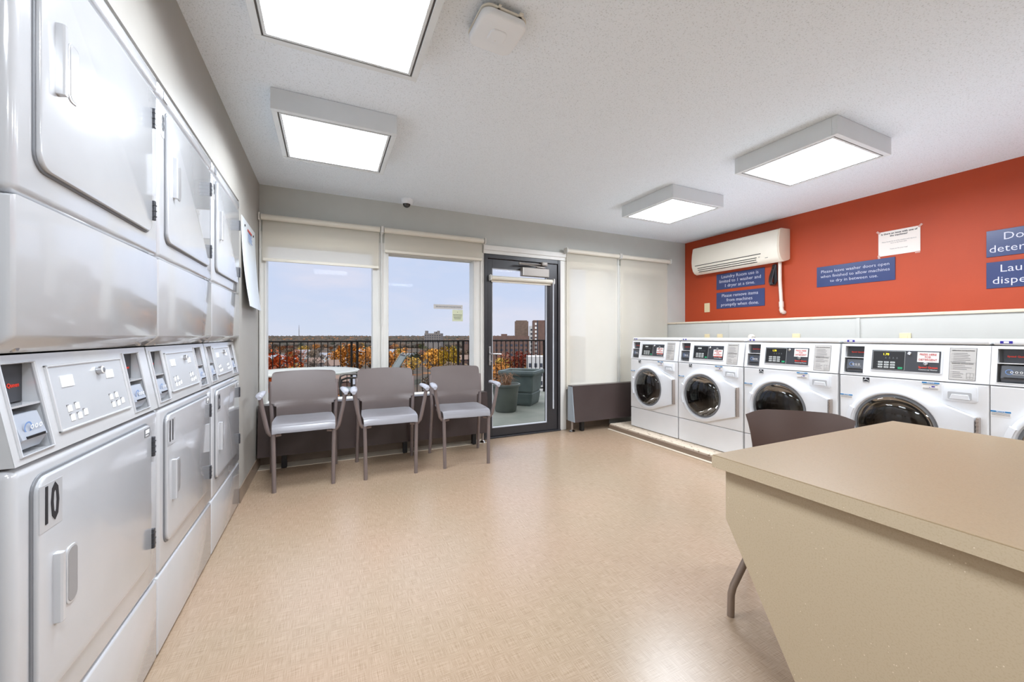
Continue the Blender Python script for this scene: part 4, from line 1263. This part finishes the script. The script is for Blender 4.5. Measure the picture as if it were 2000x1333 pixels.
# ================================================================ OUTSIDE
b = MB(); b.box(-3.5, 5.6, 4.15, 7.12, -.23, -.03); struct(b.build('floor_terrace', 'deck'))
b = MB(); b.box(1.2, 2.9, 4.05, 4.15, -.2, -.004); struct(b.build('floor_threshold', 'deck'))
b = MB(); b.box(3.62, 5.6, 4.152, 5.02, -.03, 2.6); struct(b.build('wall_wing', 'wing'))

# railing
t = thing('terrace_railing', 'dark bronze metal railing with thin upright bars around the terrace', 'railing', (2.0, 7.0, -.03))
b = MB(); b.box(-4.6, 3.6, -.03, .03, 1.035, 1.062, .004); b.build('top_rail', 'bronze', t)
b = MB(); b.box(-4.6, 3.6, -.015, .015, .065, .09, .003); b.build('bottom_rail', 'bronze', t)
posts = [-0.95, 0.356, 0.445, 2.188, 2.282, 4.014, 5.2]
for px in posts:
    b = MB(); b.box(px - 2.0 - .018, px - 2.0 + .018, -.018, .018, 0.0, 1.035, .002); b.build('post', 'bronze', t)
x = -0.86
while x < 5.1:
    if all(abs(x - p) > .035 for p in posts):
        b = MB(); b.box(x - 2.0 - .006, x - 2.0 + .006, -.006, .006, .09, 1.035); b.build('baluster', 'bronze', t)
    x += .0955

# round slatted table
t = thing('patio_table', 'round off-white slatted patio table on the terrace', 'table', (-0.21, 5.31, -.03))
b = MB(); R = .575
b.lathe([(R - .03, .695), (R, .700), (R, .715), (R - .01, .722), (R - .05, .722), (R - .05, .700)], (0, 0, 0), 'z', 64)
n = 17
for k in range(n):
    y = -R + .05 + (2 * R - .10) * (k + .5) / n; hwx = math.sqrt(max(0, (R - .035) ** 2 - y * y)); hh = (2 * R - .10) / n / 2 - .006
    b.box(-hwx, hwx, y - hh, y + hh, .706, .718)
b.build('table_top', 'ptable', t)
b = MB(); b.lathe([(.022, .719), (.040, .719), (.040, .724), (.022, .724)], (0, 0, 0), 'z', 24); b.build('umbrella_ring', 'midgrey', t)
for k in range(4):
    a = PI / 4 + k * PI / 2
    b = MB(); b.tube([(.38 * math.cos(a), .38 * math.sin(a), .70), (.42 * math.cos(a), .42 * math.sin(a), .35), (.46 * math.cos(a), .46 * math.sin(a), 0)], .016, 10); b.build('leg', 'ptable', t)

# reclined patio chair
t = thing('patio_chair', 'bronze sling patio chair with a tilted back beside the round terrace table', 'chair', (0.5, 5.86, -.03))
for s in (-1, 1):
    b = MB(); b.tube([(-.30, s * .27, 0), (-.335, s * .27, .30), (-.35, s * .27, .50), (-.335, s * .27, .56), (-.27, s * .27, .585), (.20, s * .27, .575), (.27, s * .27, .55), (.34, s * .27, 0)], .014, 10)
    b.build('arm_frame', 'patio', t)
    b = MB(); b.tube([(-.28, s * .235, .40), (.16, s * .235, .36), (.22, s * .235, .40), (.50, s * .235, .86), (.545, s * .235, .885)], .013, 10); b.build('side_rail', 'sling', t)
b = MB(); b.grid([[(-.28, y, .40), (.0, y, .375), (.17, y, .372), (.24, y, .44), (.50, y, .855)] for y in (-.225, 0, .225)], thick=.004); b.build('sling', 'sling', t)
b = MB(); b.tube([(.50, -.235, .86), (.50, .235, .86)], .012, 8); b.tube([(-.28, -.235, .40), (-.28, .235, .40)], .012, 8); b.build('cross_bar', 'patio', t)

# planters
t = thing('round_planter', 'round green-grey planter with dry brown grass on the terrace', 'planter', (2.44, 5.42, -.03))
b = MB(); b.lathe([(0, 0), (.150, 0), (.162, .02), (.200, .38), (.222, .385), (.222, .415), (.200, .415), (.192, .385), (.185, .36), (0, .36)], (0, 0, 0), 'z', 40); b.build('pot', 'pot', t)
b = MB(); b.lathe([(0, .372), (.186, .368)], (0, 0, 0), 'z', 24); b.build('soil', 'soil', t)
b = MB(); rr = random.Random(2)
for k in range(70):
    a = rr.uniform(0, 2 * PI); q = rr.uniform(.05, .22); h = rr.uniform(.08, .22)
    x0, y0 = rr.uniform(-.06, .06), rr.uniform(-.06, .06)
    b.tube([(x0, y0, .37), (x0 + q * .4 * math.cos(a), y0 + q * .4 * math.sin(a), .37 + h), (x0 + q * math.cos(a), y0 + q * math.sin(a), .37 + h * rr.uniform(.5, .95))], [.003, .003, .001], 4)
o = b.build('dry_grass', 'drygrass', t); o['kind'] = 'stuff'
t = thing('square_planter', 'tall square blue-grey planter with a wide rim behind the round one', 'planter', (2.97, 5.94, -.03), PI / 4)
def sq_loft(prof):
    b = MB(); rows = []
    for h, z in prof:
        p = rrect(-h, h, -h, h, .03, 4); rows.append([(x, y, z) for x, y in p] + [(p[0][0], p[0][1], z)])
    b.grid(rows, smooth=False); return b
b = sq_loft([(.235, .012), (.245, .05), (.262, .195), (.250, .205), (.250, .225), (.268, .235), (.280, .47), (.288, .49), (.312, .50), (.318, .53), (.312, .565), (.285, .568), (.272, .555), (.266, .50), (.001, .50)])
b.build('box', 'potblue', t)
b = MB(); b.box(-.262, .262, -.262, .262, .495, .506); b.build('soil', 'soil', t)
for sx in (-1, 1):
    for sy in (-1, 1):
        b = MB(); b.box(sx * .19 - .04, sx * .19 + .04, sy * .19 - .04, sy * .19 + .04, 0, .02); b.build('foot', 'potblue', t)
b = MB(); b.tube([(0, 0, .0), (0, 0, .16)], .035, 12); b.tube([(0, 0, .0), (0, -.05, .02)], .045, 12); o = b.build('downspout', 'farwhite'); o.location = (3.62, 6.55, -.01)
tag(o, 'short white downspout stub on the terrace floor behind the planters', 'pipe')

# ---------------------------------------------------------------- far landscape
def gz(d):
    if d < 700: return -22
    return -22 + 14 * min(1.0, (d - 700) / 2600.0) ** 0.8


def polar(px, d):
    """point d metres ahead along the sight direction whose bearing is that of column px"""
    u = (px - 1000) / F_PX; a = YAW + math.atan(u)
    return d * math.sin(a) / math.cos(math.atan(u)) , d * math.cos(a) / math.cos(math.atan(u))


rows = []
for d in (30, 120, 300, 700, 900, 1200, 1700, 2400, 3300, 6000):
    rows.append([(d * math.sin(math.radians(a)), d * math.cos(math.radians(a)), gz(d) - .3) for a in range(-60, 96, 5)])
b = MB(); b.grid(rows); struct(b.build('ground', 'ground'))

# deciduous tree crowns: leafy shells of small tilted leaf clumps
def tree_mesh(seed, dens=1.0, bare=False):
    rr = random.Random(seed); b = MB()
    b.tube([(0, 0, 0), (rr.uniform(-.2, .2), 0, 2.5), (0, rr.uniform(-.3, .3), 5)], [.35, .28, .15], 7, mi=1)
    for k in range(7):
        a = rr.uniform(0, 6.3); q = rr.uniform(1.2, 3); b.tube([(0, 0, rr.uniform(2, 3.5)), (q * .5 * math.cos(a), q * .5 * math.sin(a), 5), (q * math.cos(a), q * math.sin(a), rr.uniform(6.5, 9))], [.16, .11, .04], 5, mi=1)
    lobes = [(rr.uniform(-2.2, 2.2), rr.uniform(-2.2, 2.2), rr.uniform(4.5, 8.2), rr.uniform(1.7, 2.8)) for _ in range(8)] + [(0, 0, 6.5, 3.2)]
    tt = bmesh.new()
    n = int((110 if bare else 620) * dens)
    for k in range(n):
        lx, ly, lz, lr = rr.choice(lobes)
        v = Vector((rr.gauss(0, 1), rr.gauss(0, 1), rr.gauss(0, 1))).normalized() * lr * rr.uniform(.72, 1.05)
        c = Vector((lx, ly, lz)) + v; s = rr.uniform(.22, .5)
        e1 = Vector((rr.gauss(0, 1), rr.gauss(0, 1), rr.gauss(0, 1))).normalized(); e2 = e1.orthogonal().normalized()
        tt.faces.new([tt.verts.new(c + e1 * s), tt.verts.new(c + e2 * s), tt.verts.new(c - e1 * s), tt.verts.new(c - e2 * s * .8)])
    if bare:
        for k in range(150):
            a = rr.uniform(0, 6.3); z = rr.uniform(4, 7.5); q = rr.uniform(.5, 1.5)
            b.tube([(q * .4 * math.cos(a), q * .4 * math.sin(a), z), (q * 2 * math.cos(a + .4), q * 2 * math.sin(a + .4), z + rr.uniform(.5, 2.4))], [.05, .02], 3, mi=1, caps=False)
    for f in tt.faces: f.material_index = 0
    mp = {}
    for v in tt.verts: mp[v] = b.bm.verts.new(v.co)
    for f in tt.faces: b.bm.faces.new([mp[v] for v in f.verts])
    tt.free()
    me = bpy.data.meshes.new('tree'); b.bm.to_mesh(me); b.bm.free()
    me.materials.append(M['leaf']); me.materials.append(M['bark'])
    return me


TM = [tree_mesh(k) for k in range(4)]; TB = [tree_mesh(20 + k, bare=True) for k in range(2)]
KINDS = {
    'orange': ((190, 128, 66), 'orange autumn tree among the houses below the terrace', 'orange trees below the terrace'),
    'yellow': ((186, 150, 72), 'golden yellow autumn tree among the houses below the terrace', 'yellow trees below the terrace'),
    'rust': ((152, 98, 76), 'rust red autumn tree among the houses below the terrace', 'rust red trees below the terrace'),
    'green': ((98, 104, 74), 'dull green tree among the houses below the terrace', 'green trees below the terrace'),
    'brown': ((130, 112, 94), 'brown tree with thinning leaves among the houses below the terrace', 'brown trees below the terrace'),
    'bare': ((116, 104, 94), 'almost bare grey tree among the houses below the terrace', 'bare trees below the terrace'),
}


OCC = []


def free(x, y, r):
    return all((x - a) ** 2 + (y - c) ** 2 > (r + q) ** 2 for a, c, q in OCC)


def tree(px, d, kind, h, label=None, tint=None):
    rr = random.Random(int(px * 7 + d))
    r = 4.9 * h / 10.5 * 1.15
    for _ in range(60):
        x, y = polar(px, d)
        if free(x, y, r): break
        d += 4
    else: return None
    OCC.append((x, y, r))
    me = rr.choice(TB if kind == 'bare' else TM)
    o = bpy.data.objects.new('autumn_tree', me); COL.objects.link(o)
    x, y = polar(px, d); s = h / 10.5
    o.location = (x, y, gz(d)); o.scale = (s * rr.uniform(.9, 1.15), s * rr.uniform(.9, 1.15), s); o.rotation_euler = (0, 0, rr.uniform(0, 6))
    c, l, gname = KINDS[kind]
    k = rr.uniform(.88, 1.1); col = lin(tint or c); o.color = (col[0] * k, col[1] * k, col[2] * k, 1)
    if label: tag(o, label, 'tree')
    else: tag(o, l, 'tree', gname)
    return o


# distant continuous woods
b = MB(); rr = random.Random(21)
ico = bmesh.new(); bmesh.ops.create_icosphere(ico, subdivisions=1, radius=1.0)
iv = [v.co.copy() for v in ico.verts]; fi = [[v.index for v in f.verts] for f in ico.faces]; ico.free()
for k in range(7400):
    d = 745 + 2600 * rr.random() ** 1.3; px = 1130 - 690 * rr.random() if k < 5200 else 440 - 900 * rr.random(); x, y = polar(px, d)
    mx_, my_ = polar(584, 1300)
    if abs(x - mx_) < 14 and abs(y - my_) < 14: continue
    s = rr.uniform(4.0, 7.0) * (1 + d / 5000.0); z = gz(d) + s * .5
    vs = [b.bm.verts.new((x + v.x * s * rr.uniform(.85, 1.15), y + v.y * s, z + v.z * s * rr.uniform(.75, 1.0))) for v in iv]
    for f in fi: b.bm.faces.new([vs[i] for i in f])
tag(b.build('distant_woods', 'forest'), 'belt of autumn woods reaching the horizon', 'woods', kind='stuff')

# houses
def house(px, d, w, h, roof, wallm, label, rz):
    x, y = polar(px, d)
    t = thing('house', label, 'house', (x, y, gz(d)), rz, 'small houses among the trees'); OCC.append((x, y, w * .5 + 2))
    b = MB(); b.box(-w / 2, w / 2, -4, 4, 0, h); wl_ = b.build('house_walls', wallm, t)
    b = MB(); b.prism([(-4.5, h - .1), (4.5, h - .1), (0, h + 3.2)], 'x', -w / 2 - .4, w / 2 + .4); b.build('house_roof', roof, t)
    b = MB()
    for k in range(int(w / 3)):
        for z in ([1.5] if h < 4 else [1.5, 4.2]):
            xx = -w / 2 + 1.5 + 3 * k; b.box(xx - .5, xx + .5, -4.06, -3.98, z, z + 1.3)
    b.build('window_panes', 'farwin', t)


hs = [(560, 150, 11, 5.5, 'roofgrey', 'farwhite', .3, 'white house with a grey roof behind the rust red tree'), (636, 185, 9, 5.5, 'roofgrey', 'farwhite', -.2, None),
      (655, 240, 10, 5.5, 'roofbrown', 'farwhite', .5, None), (672, 300, 12, 5.5, 'roofgrey', 'farwhite', 0, None), (612, 260, 10, 5.5, 'roofbrown', 'greyblock', .8, None),
      (640, 330, 12, 6, 'roofgrey', 'farwhite', -.5, None), (712, 150, 9, 5.5, 'roofgrey', 'greyblock', .1, None), (540, 300, 12, 5.5, 'roofgrey', 'farwhite', .2, None),
      (590, 400, 14, 6, 'roofgrey', 'farwhite', .2, None), (800, 330, 12, 5.5, 'roofgrey', 'farwhite', .2, None), (905, 300, 12, 5.5, 'roofbrown', 'brick2', .2, None),
      (770, 420, 14, 6, 'roofgrey', 'farwhite', -.3, None), (700, 430, 14, 6, 'roofgrey', 'farwhite', .4, None), (660, 160, 8, 5, 'roofbrown', 'brick2', .2, None)]
for (px, d, w, h, rf, wm, rz, l) in hs:
    house(px, d, w, h, rf, wm, l or {'farwhite': 'small white-walled house among the autumn trees', 'greyblock': 'small grey-walled house among the autumn trees', 'brick2': 'small brick house among the autumn trees'}[wm], rz)


def block(name, px0, px1, ytop, d, depth, wallm, winm, label, nx, nz, base=None, extras=()):
    """far building facing the terrace: spans columns px0..px1 at distance d, roof line seen at row ytop"""
    xa, ya = polar(px0, d); xb, yb = polar(px1, d)
    w = math.hypot(xb - xa, yb - ya); ztop = EYE + (657 - ytop) * d / F_PX; z0 = gz(d)
    t = thing(name, label, 'building', ((xa + xb) / 2, (ya + yb) / 2, z0), math.atan2(yb - ya, xb - xa))
    H = ztop - z0
    for q in range(5):
        f = (q + .5) / 5; OCC.append((xa + (xb - xa) * f + (ya - yb) / w * depth / 2, ya + (yb - ya) * f + (xb - xa) / w * depth / 2, max(w / 9, depth * .6)))
    b = MB(); b.box(-w / 2, w / 2, 0, depth, 0, H); b.build('facade', wallm, t)
    for k in range(nx):
        for j in range(nz):
            ww = w / nx; hh = min(3.4, H / max(nz, 1)); xx = -w / 2 + ww * (k + .5); zz = H - 1.6 - hh * (j + .5)
            if zz < 1: continue
            b = MB(); b.box(xx - ww * .24, xx + ww * .24, -.12, .02, zz - hh * .22, zz + hh * .22); b.build('window', winm, t)
    for (fx0, fx1, hh) in extras:
        b = MB(); b.box(w * (fx0 - .5), w * (fx1 - .5), depth * .2, depth * .7, H, H + hh); b.build('roof_box', wallm, t)
    return t, w, H


block('brick_tower', 1005.5, 1032, 628, 340, 14, 'brick', 'farwin', 'brown brick tower with cut corners seen through the door', 3, 0, extras=((.08, .92, .9),))
tw, w, H = block('slab_tower', 1041.5, 1075, 626, 300, 16, 'brick2', 'farwinlight', 'taller reddish brick tower block seen beside the door frame', 1, 0)
for j in range(9):
    b = MB(); b.box(-w / 2 + 1.3, -w / 2 + 2.6, -.12, .02, H - 3.6 - 3.0 * j, H - 1.9 - 3.0 * j); b.build('window', 'farwinlight', tw)
b = MB(); b.box(-w / 2 + 2.9, -w / 2 + 3.6, -.1, .02, H - 26, H); b.build('joint', 'farwin', tw)
block('white_tower', 1034.5, 1041, 637, 330, 10, 'farwhite', 'farwin', 'narrow white tower squeezed between the two brick towers', 1, 8)
block('brick_office', 955, 1033, 656.5, 280, 20, 'brick2', 'farwin', 'long low brick building at the foot of the towers', 8, 4, extras=((.3, .45, 1.4),))
block('white_apartment_block', 1030, 1084, 697, 150, 10, 'farwhite', 'farwin', 'white three-storey block seen low through the door glass', 5, 3)
block('grey_apartment_block', 829, 861, 651.5, 600, 20, 'greyblock', 'farwin', 'grey flat-roofed block on the horizon behind the railing', 7, 4, extras=((.0, .12, 4), (.55, .68, 2.5), (.74, .84, 4.0)))
block('brick_warehouse', 905, 922, 664, 400, 20, 'brick2', 'farwin', 'low brick warehouse on the horizon beside the window jamb', 4, 1)
x, y = polar(584, 1300)
b = MB(); b.tube([(0, 0, 0), (0, 0, 45), (0, 0, 56)], [1.1, .8, .35], 6)
for k in range(8): b.tube([(-1.4, 0, 5 + 5 * k), (1.4, 0, 5 + 5 * k)], .25, 4)
o = b.build('radio_mast', 'greyblock'); o.location = (x, y, gz(1300)); tag(o, 'thin radio mast standing on the horizon', 'mast')

# trees fill the gaps between the houses
tree(548, 118, 'rust', 18.5, 'large rust red tree seen through the bars above the leftmost chair', (214, 104, 52))
tree(528, 128, 'rust', 14.0)
tree(582, 128, 'yellow', 11.5)
tree(688, 190, 'orange', 19.0, 'tall orange tree behind the paired railing posts near the round table', (212, 140, 56))
tree(722, 200, 'orange', 17.5)
tree(878, 190, 'yellow', 18.5, 'bright yellow-green tree behind the railing above the chair by the door', (196, 164, 60))
tree(848, 185, 'orange', 17.0, None, (206, 146, 62))
tree(766, 175, 'orange', 18.0)
tree(1016, 170, 'rust', 17.0, 'pinkish red tree seen through the door glass above the planters', (184, 100, 80))
tree(990, 150, 'yellow', 13.5); tree(1044, 160, 'yellow', 14.5); tree(1008, 120, 'orange', 10.0); tree(970, 140, 'orange', 14.0)
tree(1000, 110, 'green', 8.0); tree(1022, 105, 'green', 7.0)
rr = random.Random(11)
placed = []
ks = ['orange'] * 4 + ['yellow'] * 3 + ['rust'] * 2 + ['green'] * 3 + ['brown'] * 7 + ['bare'] * 6
cnt = 0; tries = 0
while cnt < 200 and tries < 6000:
    tries += 1
    d = 130 + 560 * rr.random() ** 1.25; px = rr.uniform(440, 1125)
    x, y = polar(px, d)
    kd = rr.choice(ks); hh = rr.uniform(8.5, 13.5)
    if not free(x, y, 4.9 * hh / 10.5 * 1.15): continue
    if px < 750 and kd == 'green' and rr.random() < .5: kd = 'bare'
    tree(px, d, kd, hh); cnt += 1
cnt = 0
while cnt < 55:
    d = 130 + 560 * rr.random() ** 1.1; px = rr.uniform(-100, 440); x, y = polar(px, d)
    kd = rr.choice(ks); hh = rr.uniform(9, 13.5); cnt += 1
    if free(x, y, 4.9 * hh / 10.5 * 1.15): tree(px, d, kd, hh)
